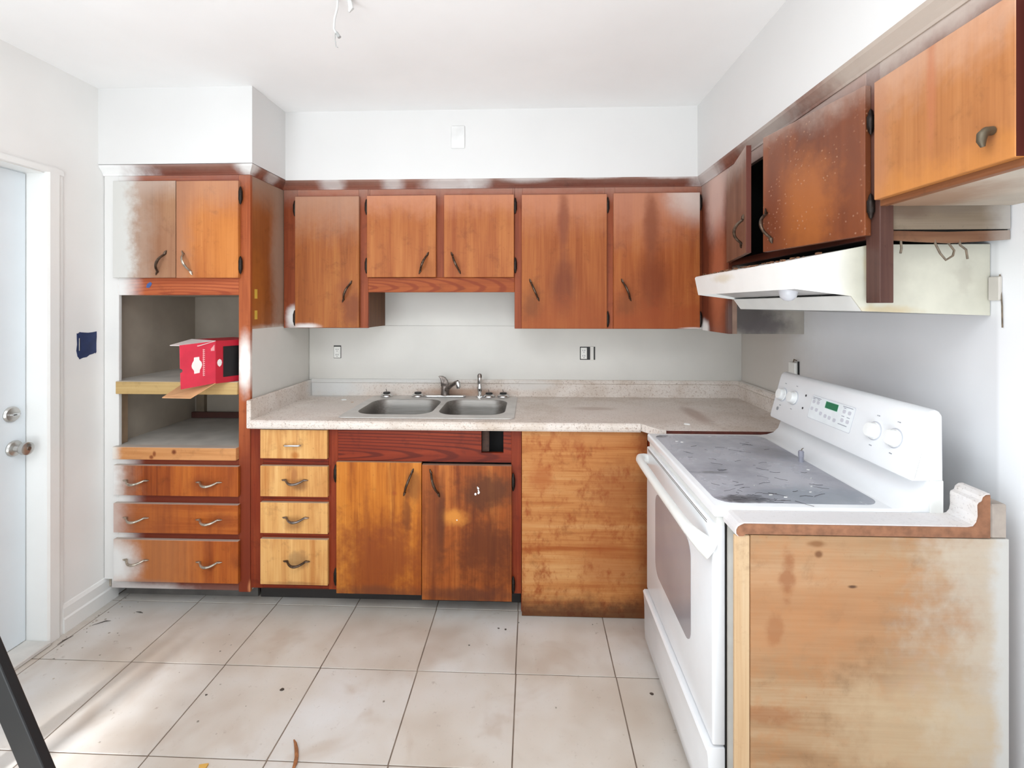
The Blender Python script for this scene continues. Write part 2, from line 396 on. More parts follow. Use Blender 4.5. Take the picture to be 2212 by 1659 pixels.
prof = [(XL, 2.036), (XL+0.012, 2.036), (XL+0.017, 2.046), (XL+0.017, 2.088), (XL+0.011, 2.098), (XL+0.009, 2.112), (XL, 2.112)]
b.prism(prof, 'Z', 0, DZ+0.0)
b.box(XL, XL+0.014, DY0-0.07, 2.112, DZ-0.002, DZ+0.022)
b.box(XL, XL+0.015, DY0-0.07, DY0, 0, DZ)
struct(b.build('trim_3', M['trimpaint']))
struct(MB().box(-2.30, XL+0.03, DY0-0.02, DY1+0.0, 0.0, 0.02, 0.004).build('trim_4', plain('threshold', (214, 210, 204), 0.5)))
b = MB(); b.prism([(XL, 0), (XL+0.016, 0), (XL+0.016, 0.062), (XL+0.011, 0.070), (XL+0.011, 0.112), (XL+0.005, 0.128), (XL, 0.13)], 'Y', 2.112, 2.40)
struct(b.build('baseboard_left', M['trimpaint']))
struct(MB().box(XL, XL+0.014, YR, DY0-0.07, 0, 0.13, 0.003).build('baseboard_left_rear', M['trimpaint']))
# cornice (cove moulding) under the soffits, mitred at the corners
def cornice(p0, p1, inward, name, w=0.032):
    p0, p1, n = Vector(p0), Vector(p1), Vector(inward)
    return p0, p1, n
prof = [(0.0, 2.150), (-0.004, 2.150), (-0.006, 2.158), (-0.016, 2.172), (-0.028, 2.186), (-0.032, 2.197), (0.0, 2.1972)]
def cove(bm, path):     # path: list of (point on cabinet face, outward mitre vector)
    rings = []
    for p, o in path:
        rings.append([bm.verts.new((p[0]+o[0]*-d, p[1]+o[1]*-d, z)) for d, z in prof])
    for a, c2 in zip(rings, rings[1:]):
        n = len(prof)
        for k in range(n): bm.faces.new([a[k], a[(k+1) % n], c2[(k+1) % n], c2[k]])
    bm.faces.new(rings[0]); bm.faces.new(rings[-1][::-1])
    bmesh.ops.recalc_face_normals(bm, faces=bm.faces)
b = MB(); cove(b.bm, [((XL+0.001, 2.331), (0, -1)), ((-1.391, 2.331), (1, -1)), ((-1.391, 2.652), (1, -1)), ((0.937, 2.652), (-1, -1)), ((0.937, 0.5), (-1, 0))])
struct(b.build('trim_5', M['cornice']))

UP = Vector((0, 0, 1))
# ---------------------------------------------------------------- hardware
def handle(parent, c, tilt, out, mat, length=0.090, rise=0.028, name='handle'):
    droop = 0.012 if tilt == 90 else 0.0
    # bow pull on a front: c on the face, out = outward unit vector, tilt from vertical (deg; 90 = lying)
    c, n = Vector(c), Vector(out).normalized()
    side = Vector((0, 0, 1)).cross(n).normalized()        # to the right when facing the front
    u = Vector((0, 0, 1))*math.cos(R(tilt))-side*math.sin(R(tilt))*-1
    L = length/2
    pts, rad = [], []
    for i in range(13):
        q = -1+2*i/12
        pts.append(c+u*L*q*1.0+n*(0.004+rise*(1-abs(q)**2.2))-UP*droop*(1-q*q)); rad.append(0.0050+0.0016*(1-abs(q)))
    b = MB(); b.tube(pts, 0.004, 8, rad)
    for sgn in (-1, 1):
        p = c+u*L*sgn
        b.tube([p-u*0.010*-sgn*0.4+n*0.0005, p+n*0.004+u*sgn*0.004, p+n*0.004+u*sgn*0.014, p+n*0.0015+u*sgn*0.022], 0.005, 8, [0.0075, 0.0078, 0.006, 0.0018], flat=0.6)
    return b.build(name, mat, parent, True)
def hinge(parent, c, out, mat, h=0.078):
    c, n = Vector(c), Vector(out).normalized()
    b = MB(); q = [(0.0045, -h/2), (0.007, -h/2+0.012), (0.0095, -h/4), (0.0095, h/4), (0.007, h/2-0.012), (0.0045, h/2)]
    b.lathe([(0.0005, -h/2-0.006)]+q+[(0.0005, h/2+0.006)], c+n*0.003, (0, 0, 1), 10)
    return b.build('hinge', mat, parent, True)
F = (0, -1, 0)   # fronts that face the camera

# ---------------------------------------------------------------- tall cabinet at left
WT = (0.86, 0.80, 0.70)
tall = thing('tall_cabinet', 'tall reddish brown cupboard with an open shelf bay, half sprayed white beside the left wall', 'cabinet', (-1.75, 2.65, 0))
wt_side = wood('tall_side_veneer', (142, 84, 46), (160, 96, 54), (174, 110, 66), 'Z', 31, rough=0.4,
    masks=[ramp_z(1.95, 2.16, (160, 138, 122), 0.75, 0.05), blobs((-1.39, 2.62, 1.75), (1, 0.13, 0.7), (170, 146, 128), 0.75), ('lin', 'Z', 1.41, 1.375, (196, 186, 176), 0.8, 0.03), blobs((-1.39, 2.36, 1.55), (1, 0.16, 0.35), (176, 104, 42), 0.5)])
MB().box(-1.410, -1.390, 2.335, YB-0.001, 1.382, 2.197).build('side_panel', wt_side, tall)
MB().box(-1.410, -1.3885, 2.3505, YB-0.001, 0.078, 1.382).build('lower_side_panel', M['wall_back'], tall, label='grey painted lower side panel')
MB().box(-2.138, -2.118, 2.350, YB-0.001, 0.08, 2.197).build('side_panel', M['inside'], tall)
MB().box(-2.118, -1.410, YB-0.012, YB-0.001, 0.08, 2.197).build('back_panel', M['inside'], tall)
white_left = [ramp_x(-2.00, -2.08, OVER, 1.0, 0.02)]
fr_tall = wood('tall_frame_wood', (138, 66, 36), (164, 86, 50), (188, 106, 64), 'Z', 33, rough=0.42,
    masks=[ramp_z(1.0, 0.6, (112, 42, 24), 0.85, 0.1), ramp_z(2.06, 2.2, (150, 118, 110), 0.6, 0.05), blob(-1.415, 1.21, 0.055, 0.20, (240, 236, 230), 1.0, 0.25), ramp_x(-2.00, -2.07, OVER, 1.0, 0.02),
           blob(-1.385, 0.10, 0.02, 0.05, (190, 120, 80), 0.9)])
fr_tall_x = wood('tall_rail_wood', (140, 62, 36), (170, 88, 54), (192, 108, 70), 'X', 35, rough=0.42,
    masks=[ramp_z(1.0, 0.6, (104, 40, 24), 0.9, 0.1), ramp_z(2.06, 2.2, (150, 118, 110), 0.7, 0.05), ramp_x(-1.92, -2.06, OVER, 1.0, 0.03), ramp_z(0.14, 0.07, (120, 92, 84), 0.7, 0.02), blob(-1.9, 0.08, 0.3, 0.05, OVER, 0.5)], cathedral=((130, 54, 32), 0.6, (-1.75, 1.56), (2.0, 22)))
fy0, fy1 = 2.331, 2.350
MB().box(-1.447, -1.388, fy0, fy1, 0.075, 2.197, 0.002).build('stile', fr_tall, tall)
MB().box(-2.138, -2.062, fy0, fy1, 0.125, 2.197, 0.002).build('stile', fr_tall, tall)
for z0, z1 in ((2.112, 2.197), (1.552, 1.645), (0.700, 0.732), (0.512, 0.560), (0.332, 0.376), (0.082, 0.132)):
    MB().box(-2.062 if z0 > 0.1 else -2.10, -1.447, fy0+0.0005, fy1, z0, z1, 0.0015).build('rail', fr_tall_x, tall)
MB().box(-1.757, -1.749, fy0, fy1, 1.645, 2.112).build('stile', fr_tall, tall)
# doors
md = wood('tall_door_painted', (150, 108, 82), (166, 124, 98), (180, 140, 112), 'Z', 36, rough=0.5,
    masks=[ramp_x(-1.80, -1.98, (178, 158, 144), 0.6, 0.1), ramp_z(2.0, 2.12, (190, 170, 158), 0.6, 0.06), ramp_x(-1.93, -2.02, (208, 206, 201), 1.0, 0.09), blob(-1.76, 1.78, 0.16, 0.2, (140, 92, 70), 0.35)])
d = MB().box(-2.076, -1.755, 2.311, fy0, 1.638, 2.119, 0.0015).build('door', md, tall, label='left door half covered in white overspray')
handle(d, (-1.826, 2.311, 1.712), 24, F, M['bronze'])
md = wood('tall_door_orange', (170, 96, 50), (196, 122, 68), (214, 144, 86), 'Z', 37, rough=0.4,
    masks=[ramp_z(1.9, 2.12, (184, 140, 116), 0.6, 0.08), ramp_x(-1.62, -1.74, (160, 112, 88), 0.7, 0.06), blob(-1.48, 1.78, 0.14, 0.26, (206, 130, 62), 0.5)])
d = MB().box(-1.751, -1.437, 2.311, fy0, 1.637, 2.117, 0.0015).build('door', md, tall, label='right door in bare orange wood')
handle(d, (-1.694, 2.311, 1.712), -24, F, M['worn'])
for z in (2.045, 1.700): hinge(d, (-1.430, 2.322, z), F, M['hinge'])
# shelves of the open bay
sh1 = wood('shelf_edge_pale', (176, 150, 104), (200, 172, 122), (212, 186, 138), 'X', 38, rough=0.6, dust=(196, 190, 182))
sh2 = wood('shelf_edge_pine', (196, 136, 86), (216, 158, 108), (226, 174, 124), 'X', 39, rough=0.55, dust=(186, 178, 170),
    masks=[ramp_x(-2.02, -2.08, (226, 220, 212), 1.0, 0.03), blob(-1.76, 0.775, 0.018, 0.018, (110, 54, 26), 0.95, 0.3), blob(-1.86, 0.765, 0.012, 0.02, (130, 66, 32), 0.9, 0.4), blob(-1.875, 0.748, 0.015, 0.014, (130, 66, 32), 0.9, 0.4)])
shd = plain('dusty_shelf_board', (188, 182, 174), 0.7, var=0.06, scale=9)
MB().box(-2.118, -1.412, 2.352, YB-0.013, 1.098, 1.121).build('shelf', shd, tall)
MB().box(-2.068, -1.447, 2.318, 2.352, 1.058, 1.121, 0.002).build('shelf_edge', sh1, tall, label='pale raw lumber shelf edge')
MB().box(-2.118, -1.412, 2.352, YB-0.013, 0.772, 0.796).build('shelf', shd, tall)
MB().box(-2.076, -1.447, 2.308, 2.352, 0.735, 0.797, 0.002).build('shelf_edge', sh2, tall, label='knotty pine shelf edge')
MB().box(-2.118, -2.075, 2.356, 2.40, 0.797, 1.097).build('post', plain('bay_post', (140, 116, 92), 0.7, var=0.08), tall)
MB().box(-2.118, -2.085, 2.356, 2.376, 1.122, 1.55).build('post', plain('bay_post_upper', (116, 90, 68), 0.7, var=0.1), tall)
MB().box(-2.090, -2.040, YB-0.04, YB-0.013, 0.797, 1.097).build('post', plain('bay_post_rear', (128, 112, 94), 0.7, var=0.1), tall)
MB().box(-2.110, -1.412, YB-0.055, YB-0.04, 0.80, 0.835).build('cleat', plain('dark_cleat', (84, 46, 38), 0.6), tall)
MB().box(-2.118, -1.412, 2.352, YB-0.013, 1.553, 1.573).build('bay_ceiling', M['inside'], tall)
MB().box(-2.118, -1.412, 2.36, 2.375, 0.09, 0.735).build('drawer_backing', M['darkhole'], tall)
# drawers
WT = (0.92, 0.82, 0.70)
wd = [wood('tall_drawer_%d' % i, (130, 62, 26), (168, 90, 38), (190, 112, 50), 'X' if i == 1 else 'Z', 40+i, drip=((116, 48, 22), 0.6), rough=0.4, dust=(190, 176, 164),
      masks=[blob(-1.62+0.1*i, zc, 0.1, 0.06, (116, 52, 26), 0.5, 0.7), ramp_x(-1.90, -2.05, (168, 132, 112), 0.75, 0.08), ramp_x(-1.99+0.02*i, -2.09, OVER, 1.0, 0.05)]+ex)
      for i, zc, ex in ((0, 0.62, []), (1, 0.44, [ramp_x(-1.6, -2.0, (160, 92, 52), 0.5, 0.1)]), (2, 0.23, [ramp_x(-1.55, -1.8, (176, 116, 72), 0.6, 0.1), blob(-2.08, 0.22, 0.2, 0.16, OVER, 1.0, 0.25), blob(-1.9, 0.11, 0.25, 0.04, (150, 120, 104), 0.7)]))]
for i, (z0, z1) in enumerate(((0.556, 0.706), (0.370, 0.516), (0.127, 0.337))):
    d = MB().box(-2.072, -1.437, 2.310, fy0, z0, z1, 0.0015).build('drawer', wd[i], tall, label=('top drawer stained dark in streaks', 'middle drawer in red brown wood', 'deep bottom drawer with white overspray on its left')[i])
    zc = (0.632, 0.447, 0.238)[i]
    handle(d, (-1.955, 2.310, zc), 90, F, M['worn']); handle(d, (-1.583, 2.310, zc-0.004), 90, F, M['worn'])
MB().box(-2.10, -1.40, 2.42, 2.44, 0.0, 0.085).build('toe_kick', plain('toe_board', (96, 92, 88), 0.6, var=0.1), tall)
# scraps of tape on it
tb = MB(); tb.sheet([(-1.92, 2.3305, 1.590), (-1.905, 2.3305, 1.588), (-1.893, 2.3305, 1.602), (-1.890, 2.3305, 1.612), (-1.899, 2.3305, 1.618), (-1.915, 2.3305, 1.608)], -0.0006, (0, 1, 0))
tag(tb.build('tape_scrap', plain('blue_tape', (62, 84, 138), 0.6)), 'blue masking tape scrap on the rail above the open shelf bay', 'tape')
yt = plain('yellow_tape', (206, 170, 66), 0.6)
for z0, z1, lb in ((1.535, 1.583, 'upper yellow tape strip on the side of the tall cupboard'), (1.43, 1.475, 'lower yellow tape strip on the side of the tall cupboard')):
    tag(MB().box(-1.3899, -1.3890, 2.372, 2.396, z0, z1).build('tape_strip', yt), lb, 'tape')

# ---------------------------------------------------------------- red carton on the shelf
V = Vector
Cc = V((-1.518, 2.262, 1.1222)); fdir = V((0.5, 0.866, 0)); gdir = V((-0.866, 0.5, 0)); UP = V((0, 0, 1))
red = plain('red_card', (214, 52, 74), 0.45, var=0.04, scale=20); crim = plain('red_card_shaded', (172, 14, 38), 0.5)  # crimson is the red card with the turned-away side's shade in its colour
kraft = plain('kraft_card', (222, 166, 118), 0.7, var=0.03); greycard = plain('white_card_inside', (222, 212, 208), 0.6)
badge = plain('badge_print', (248, 236, 230), 0.5); blackp = plain('black_print', (14, 10, 12), 0.45)
box = thing('carton', 'open red printed carton lying on the upper shelf of the tall cupboard', 'box', Cc)
bx = MB(); L, Wd, Hh, tk = 0.205, 0.235, 0.206, 0.004
bx.obox(Cc, fdir*L, gdir*tk, UP*Hh); bx.obox(Cc+gdir*(Wd-tk), fdir*L, gdir*tk, UP*Hh)
bx.obox(Cc+gdir*tk, fdir*L, gdir*(Wd-2*tk), UP*tk); bx.obox(Cc+gdir*tk+UP*(Hh-tk), fdir*L, gdir*(Wd-2*tk), UP*tk)
bx.obox(Cc+gdir*tk+fdir*(L-tk)+UP*tk, fdir*tk, gdir*(Wd-2*tk), UP*(Hh-2*tk))
bx.build('carton_body', crim, box)
n_out = V((0.866, -0.5, 0))
p = Cc+n_out*0.0006
MB().obox(p+fdir*0.035+UP*0.028, fdir*0.155, n_out*0.0008, UP*0.15).build('printed_panel', blackp, box, label='black printed picture panel')
e = [(0.010, 0.088), (0.018, 0.080), (0.026, 0.088), (0.029, 0.100), (0.026, 0.112), (0.018, 0.118), (0.010, 0.112), (0.007, 0.100)]
MB().sheet([p+fdir*a+UP*z for a, z in e], 0.001, n_out).build('badge', greycard, box)
# front flap, a straight continuation of the front, bent slightly and leaning
fl = []
def P3(a, z, lean=0.012): return Cc+fdir*(-a)+n_out*(lean*a/0.155)+UP*z
outline = [(0.0, 0.003), (0.155, -0.004), (0.157, 0.070), (0.149, 0.074), (0.147, 0.081), (0.150, 0.087), (0.158, 0.09), (0.160, 0.197), (0.0, 0.206)]
MB().sheet([P3(a, z) for a, z in outline], 0.0035, -n_out).build('flap', red, box, label='bright red front flap with a white badge')
q = lambda a, z: P3(a, z)+n_out*0.0006
e = [(0.074, 0.062), (0.098, 0.060), (0.099, 0.074), (0.108, 0.088), (0.110, 0.098), (0.107, 0.110), (0.100, 0.122), (0.099, 0.136), (0.076, 0.137), (0.075, 0.122), (0.066, 0.112), (0.063, 0.099), (0.066, 0.088), (0.073, 0.075)]
MB().sheet([q(a, z) for a, z in e], 0.0007, n_out).build('badge', badge, box)
lt = plain('pale_lettering', (246, 186, 186), 0.5)
b = MB()
for k in range(14):
    z = 0.046+k*0.0092
    b.sheet([q(0.050, z), q(0.060, z+0.001), q(0.060, z+0.0048), q(0.050, z+0.0038)], 0.0006, n_out)
b.sheet([q(0.056, 0.044), q(0.058, 0.044), q(0.058, 0.172), q(0.056, 0.172)], 0.0006, n_out)
for k in range(5):
    b.sheet([q(0.006+k*0.0035, 0.160), q(0.0085+k*0.0035, 0.160), q(0.0085+k*0.0035, 0.188-0.004*k), q(0.006+k*0.0035, 0.188-0.004*k)], 0.0006, n_out)
b.build('lettering', lt, box)
A = Cc+UP*(Hh-0.001); D = V((-1.548, 2.185, 1.309)); Bq = V((-1.765, 2.38, 1.326)); Cq = V((-1.690, 2.19, 1.311))
MB().sheet([A, D, Cq, A+gdir*Wd], 0.003).build('flap', greycard, box, label='pale grey inside of the top flap')
Ab = Cc+UP*0.001
MB().sheet([Ab, V((-1.560, 2.150, 1.071)), V((-1.700, 2.155, 1.072)), Ab+gdir*Wd+fdir*-0.01], 0.003).build('flap', kraft, box, label='tan kraft inside of the bottom flap')

# ---------------------------------------------------------------- base cabinet
WT = (0.96, 0.93, 0.86)
base = thing('base_cabinet', 'red brown base cupboard under the sink with pale drawers and two stained doors', 'cabinet', (-0.7, 2.6, 0))
by0, by1 = 2.331, 2.350
def bstile(x0, x1, z0=0.098, z1=0.899, m='frame_base'): return MB().box(x0, x1, by0, by1, z0, z1, 0.0015).build('stile', M[m], base)
bstile(-1.386, -1.322); bstile(-0.992, -0.945); bstile(-0.090, -0.040)
for z0, z1 in ((0.888, 0.899), (0.709, 0.752), (0.530, 0.566), (0.350, 0.385), (0.098, 0.132)):
    MB().box(-1.322, -0.992, by0+0.0005, by1, z0, z1, 0.0012).build('rail', M['frame_base_x'], base)
MB().box(-0.945, -0.090, by0+0.0005, by1, 0.098, 0.130).build('rail', M['frame_base_x'], base)
# false front over the sink with a square hole cut in it
fp = [(-0.945, -0.236, 0.735, 0.897), (-0.128, -0.090, 0.735, 0.897), (-0.236, -0.128, 0.735, 0.781), (-0.236, -0.128, 0.890, 0.897)]
b = MB()
for x0, x1, z0, z1 in fp: b.box(x0, x1, by0+0.001, by1, z0, z1)
b.build('false_front', M['frame_base_x'], base, label='red brown sink panel with a square cut-out')
MB().box(-0.25, -0.115, by1+0.06, by1+0.07, 0.75, 0.897).build('cutout_backing', M['darkhole'], base)
MB().box(-0.234, -0.200, by1+0.002, by1+0.05, 0.782, 0.889).build('cutout_block', plain('cutout_wood', (64, 44, 34), 0.8, var=0.2, scale=40), base)
MB().box(-1.385, -0.945, by1+0.005, by1+0.012, 0.10, 0.895).build('drawer_backing', M['darkhole'], base)
MB().box(-0.944, -0.04, by1+0.012, by1+0.018, 0.10, 0.735).build('door_backing', M['darkhole'], base)
MB().box(-1.384, -0.045, 2.42, 2.435, 0.0, 0.10).build('toe_kick', plain('toe_dark', (46, 42, 40), 0.7), base)
MB().box(-0.042, -0.030, 2.35, 2.94, 0.0, 0.899).build('side_panel', M['frame_base'], base)
spots = {0: [blob(-1.15, 0.765, 0.03, 0.03, (170, 96, 36), 0.7, 0.5)],
         1: [blob(-1.155, 0.67, 0.02, 0.05, (160, 100, 60), 0.6, 0.5), blob(-1.125, 0.615, 0.05, 0.04, (110, 66, 40), 0.6, 0.6)],
         2: [blob(-1.155, 0.43, 0.06, 0.05, (140, 92, 52), 0.5, 0.7)],
         3: [blob(-1.14, 0.25, 0.07, 0.06, (120, 90, 62), 0.5, 1.1), blob(-1.15, 0.135, 0.2, 0.015, (120, 80, 50), 0.5, 0.5)]}
for i, (z0, z1) in enumerate(((0.748, 0.890), (0.561, 0.712), (0.380, 0.532), (0.128, 0.352))):
    d = MB().box(-1.326, -0.989 if i else -0.992, 2.311, by0, z0, z1, 0.0015).build('drawer', pale_drawer(i, spots[i]), base)
    zc = (0.818, 0.636, 0.452, 0.238)[i]
    if i == 0:
        c0 = V((-1.157, 2.311, zc))
        hb = MB(); hb.tube([c0+V((-.042, 0, 0)), c0+V((-.040, -.018, 0)), c0+V((-.034, -.024, 0)), c0+V((.034, -.024, 0)), c0+V((.040, -.018, 0)), c0+V((.042, 0, 0))], 0.0052, 10)
        hb.build('handle', M['chrome'], d, True, label='straight chrome pull')
    else:
        handle(d, (-1.155+0.004*i, 2.311, zc+0.008), 90, F, M['bronze'] if i == 3 else M['dullchrome'])
d = MB().box(-0.947, -0.527, 2.313, by0, 0.090, 0.735, 0.0015).build('door', M['ply_gold'], base, label='left door in golden streaked plywood')
handle(d, (-0.590, 2.313, 0.640), 20, F, M['bronze'], 0.10)
for z in (0.675, 0.168): hinge(d, (-0.953, 2.322, z), F, M['hinge'])
d = MB().box(-0.523, -0.087, 2.307, by0, 0.072, 0.727, 0.0015).build('door', M['ply_dark'], base, label='right door darkly stained with a bare patch')
handle(d, (-0.460, 2.307, 0.640), -20, F, M['bronze'], 0.10)
for z in (0.645, 0.145): hinge(d, (-0.080, 2.322, z), F, M['hinge'])
for x, z, rx, rz, an in ((-0.249, 0.617, 0.0045, 0.006, 30), (-0.2475, 0.606, 0.0035, 0.004, 40), (-0.2465, 0.596, 0.005, 0.0075, -25), (-0.262, 0.589, 0.005, 0.006, 0), (-0.352, 0.462, 0.003, 0.003, 0), (-0.252, 0.622, 0.002, 0.004, 20)):
    pts = []; b = MB()
    for k in range(8):
        a = 2*math.pi*k/8; u, v2 = rx*math.cos(a), rz*math.sin(a); q2 = R(an)
        pts.append((x+u*math.cos(q2)-v2*math.sin(q2), 2.3068, z+u*math.sin(q2)+v2*math.cos(q2)))
    b.sheet(pts, -0.0012, (0, 1, 0)); b.build('paint_spot', M['debris_white'], d)

WT = (0.88, 0.82, 0.70)
MB().box(0.575, 1.262, 2.180, 2.195, 0.0, 0.899).build('corner_panel', M['frame_base'], base)
MB().box(0.565, 0.575, 2.180, 2.330, 0.0, 0.899).build('corner_panel', M['frame_base'], base)
# plywood sheet over the dishwasher bay
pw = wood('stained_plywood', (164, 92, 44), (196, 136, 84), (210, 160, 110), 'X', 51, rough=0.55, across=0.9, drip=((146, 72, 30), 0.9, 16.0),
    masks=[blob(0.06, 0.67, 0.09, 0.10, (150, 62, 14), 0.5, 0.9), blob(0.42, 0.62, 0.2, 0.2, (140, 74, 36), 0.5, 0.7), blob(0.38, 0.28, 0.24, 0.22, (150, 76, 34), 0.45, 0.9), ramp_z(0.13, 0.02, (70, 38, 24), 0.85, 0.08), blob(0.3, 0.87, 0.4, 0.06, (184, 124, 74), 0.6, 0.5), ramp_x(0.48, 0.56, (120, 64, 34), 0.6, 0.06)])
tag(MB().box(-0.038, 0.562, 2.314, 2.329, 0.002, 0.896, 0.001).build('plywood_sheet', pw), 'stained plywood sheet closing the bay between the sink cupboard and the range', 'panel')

# ---------------------------------------------------------------- countertop
t = NT('laminate')
n1 = t.noise(t.pos, 5, 4, 0.6, 0.4); n2 = t.noise(t.pos, 70, 3, 0.7); n3 = t.noise(t.pos, 130, 2, 0.6)
c = t.ramp(n1, [(0.3, lin((198, 182, 168))), (0.5, lin((216, 204, 194))), (0.7, lin((226, 217, 209)))])
c = t.mix(t.mrange(n2, 0.54, 0.72, 0, 0.6), c, lin((164, 134, 112)))
c = t.mix(t.mrange(n3, 0.58, 0.72, 0, 0.7), c, lin((120, 92, 74)))
c = t.masks(c, [blobs((-0.95, 2.62, 0.94), (0.4, 0.3, 0.2), (214, 204, 196), 0.6), blobs((0.55, 2.55, 0.94), (0.6, 0.35, 0.02), (214, 200, 190), 0.5), blobs((0.85, 2.5, 0.94), (0.06, 0.28, 0.02), (166, 140, 126), 0.7), blobs((0.35, 2.62, 0.94), (0.16, 0.06, 0.02), (182, 160, 146), 0.7),
     blobs((-1.25, 2.96, 1.0), (0.35, 0.1, 0.12), (214, 214, 212), 0.9), blobs((-0.95, 2.955, 1.04), (1.0, 0.1, 0.035), (212, 210, 206), 0.9), blobs((0.02, 2.955, 1.01), (0.22, 0.1, 0.05), (212, 206, 200), 0.85), blobs((-0.4, 2.955, 0.965), (0.42, 0.1, 0.035), (176, 140, 116), 0.75),
     blobs((0.75, 1.3, 0.94), (0.8, 0.12, 0.3), (214, 212, 214), 0.85)])
LAM = t.done(c, t.mrange(n1, 0.3, 0.7, 0.42, 0.6), 0, 0.4)
M['mdf'] = plain('particle_board', (136, 92, 66), 0.8, var=0.12, scale=50)
M['mdf_red'] = plain('particle_board_dark', (98, 48, 38), 0.8, var=0.1, scale=50)
ctr = thing('countertop', 'worn speckled laminate counter running along the back wall around the sink', 'countertop', (-0.2, 2.6, 0.90))
ZT = 0.940
outer = [(-1.362, 2.300), (0.520, 2.300), (0.556, 2.235), (0.585, 2.185), (0.615, 2.172), (1.262, 2.172), (1.262, 2.948), (-1.362, 2.948)]
hole = [(-0.925, 2.395), (-0.110, 2.395), (-0.110, 2.850), (-0.925, 2.850)]
b = MB()
def slab(bm, outer, hole, z0, z1):
    lv = {}
    for z in (z0, z1):
        o = [bm.verts.new((x, y, z)) for x, y in outer]; h = [bm.verts.new((x, y, z)) for x, y in hole]
        es = [bm.edges.new((L2[i], L2[(i+1) % len(L2)])) for L2 in (o, h) for i in range(len(L2))]
        bmesh.ops.triangle_fill(bm, edges=es, use_beauty=True); lv[z] = (o, h)
    for k in (0, 1):
        a, b2 = lv[z0][k], lv[z1][k]
        for i in range(len(a)): bm.faces.new([a[i], a[(i+1) % len(a)], b2[(i+1) % len(a)], b2[i]])
    bmesh.ops.recalc_face_normals(bm, faces=bm.faces)
slab(b.bm, outer, hole, 0.906, ZT)
b.build('top', LAM, ctr)
nose = [(2.302, 0.9405), (2.296, 0.9415), (2.289, 0.9395), (2.283, 0.933), (2.281, 0.922), (2.282, 0.909), (2.287, 0.900), (2.296, 0.8975), (2.310, 0.899), (2.310, 0.9395)]
MB().prism(nose, 'X', -1.362, 0.524).build('front_edge', LAM, ctr)
MB().box(0.612, 1.262, 2.168, 2.1745, 0.905, 0.9385).build('cut_edge', M['mdf_red'], ctr, label='dark cut edge beside the range')
bsp = [(2.946, 0.939), (2.947, 1.018), (2.941, 1.022), (2.941, 1.030), (2.950, 1.042), (2.9635, 1.042), (2.9635, 0.939)]
MB().prism(bsp, 'X', -1.362, 1.264).build('backsplash', LAM, ctr)
MB().box(-1.384, -1.362, 2.290, 2.946, 0.899, 1.036, 0.003).build('side_splash', LAM, ctr)
pr = [(1.258, 0.939), (1.257, 1.012), (1.252, 1.018), (1.253, 1.028), (1.262, 1.040), (1.284, 1.040), (1.284, 0.939)]
MB().prism(pr, 'Y', 2.170, 2.946).build('side_splash', LAM, ctr)
MB().box(1.264, 1.286, 2.17, 2.946, 1.034, 1.046, 0.003).build('caulk_strip', plain('caulk', (204, 196, 188), 0.6), ctr)

# ---------------------------------------------------------------- sink
steel = NT('brushed_steel')
st_ = steel.noise(steel.scaled((8, 120, 120)), 1.0, 3)
STEEL = steel.done(steel.ramp(st_, [(0.3, lin((132, 127, 122))), (0.7, lin((152, 148, 143)))]), steel.mrange(st_, 0.3, 0.7, 0.42, 0.5), 0.85)
rimm = plain('dusty_steel_rim', (200, 196, 191), 0.4, 0.35, var=0.05, scale=14)
sink = thing('sink', 'double bowl stainless steel sink set into the counter', 'sink', (-0.52, 2.63, 0.94))
def rim_mesh():
    b = MB(); bm = b.bm
    outer = rrect(-0.957, -0.078, 2.352, 2.928, 0.03, 4)
    h1 = rrect(-0.905, -0.508, 2.418, 2.815, 0.095, 6); h2 = rrect(-0.477, -0.128, 2.418, 2.815, 0.095, 6)
    loops = []
    for P, z in ((outer, 0.9455), (h1, 0.9455), (h2, 0.9455)): loops.append([bm.verts.new((x, y, z)) for x, y in P])
    es = [bm.edges.new((L2[i], L2[(i+1) % len(L2)])) for L2 in loops for i in range(len(L2))]
    bmesh.ops.triangle_fill(bm, edges=es, use_beauty=True)
    lo = [bm.verts.new((x+(0.004 if x < -.5 else -.004)*-1, y+(-0.004 if y < 2.6 else .004)*1, 0.9412)) for x, y in outer]
    o = loops[0]
    for i in range(len(o)): bm.faces.new([o[i], o[(i+1) % len(o)], lo[(i+1) % len(o)], lo[i]])
    bmesh.ops.recalc_face_normals(bm, faces=bm.faces)
    return b
rim_mesh().build('rim', rimm, sink, False)
for x0, x1 in ((-0.905, -0.508), (-0.477, -0.128)):
    b = MB(); bm = b.bm; rings = []
    cx, cy, hx, hy = (x0+x1)/2, 2.6165, (x1-x0)/2, 0.1985
    for ins, z, r in ((0, 0.9455, 0.095), (0.004, 0.940, 0.093), (0.010, 0.90, 0.088), (0.018, 0.83, 0.08), (0.026, 0.795, 0.075), (0.045, 0.778, 0.07), (0.085, 0.772, 0.05), (0.15, 0.768, 0.018)):
        rings.append([bm.verts.new((x, y, z)) for x, y in rrect(cx-hx+ins, cx+hx-ins, cy-hy+ins, cy+hy-ins, min(r, hx-ins-0.001, hy-ins-0.001), 6)])
    for a, c2 in zip(rings, rings[1:]):
        for k in range(len(a)): bm.faces.new([a[k], c2[k], c2[(k+1) % len(a)], a[(k+1) % len(a)]])
    bm.faces.new(rings[-1]); bmesh.ops.recalc_face_normals(bm, faces=bm.faces)
    for f_ in bm.faces: f_.normal_flip()
    bw = b.build('bowl', STEEL, sink, True)
    MB().lathe([(0.0, 0.0), (0.042, 0.0), (0.044, 0.003), (0.036, 0.004), (0.0, 0.002)], (cx, cy, 0.768), (0, 0, 1), 20).build('drain', M['dullchrome'], bw, True)
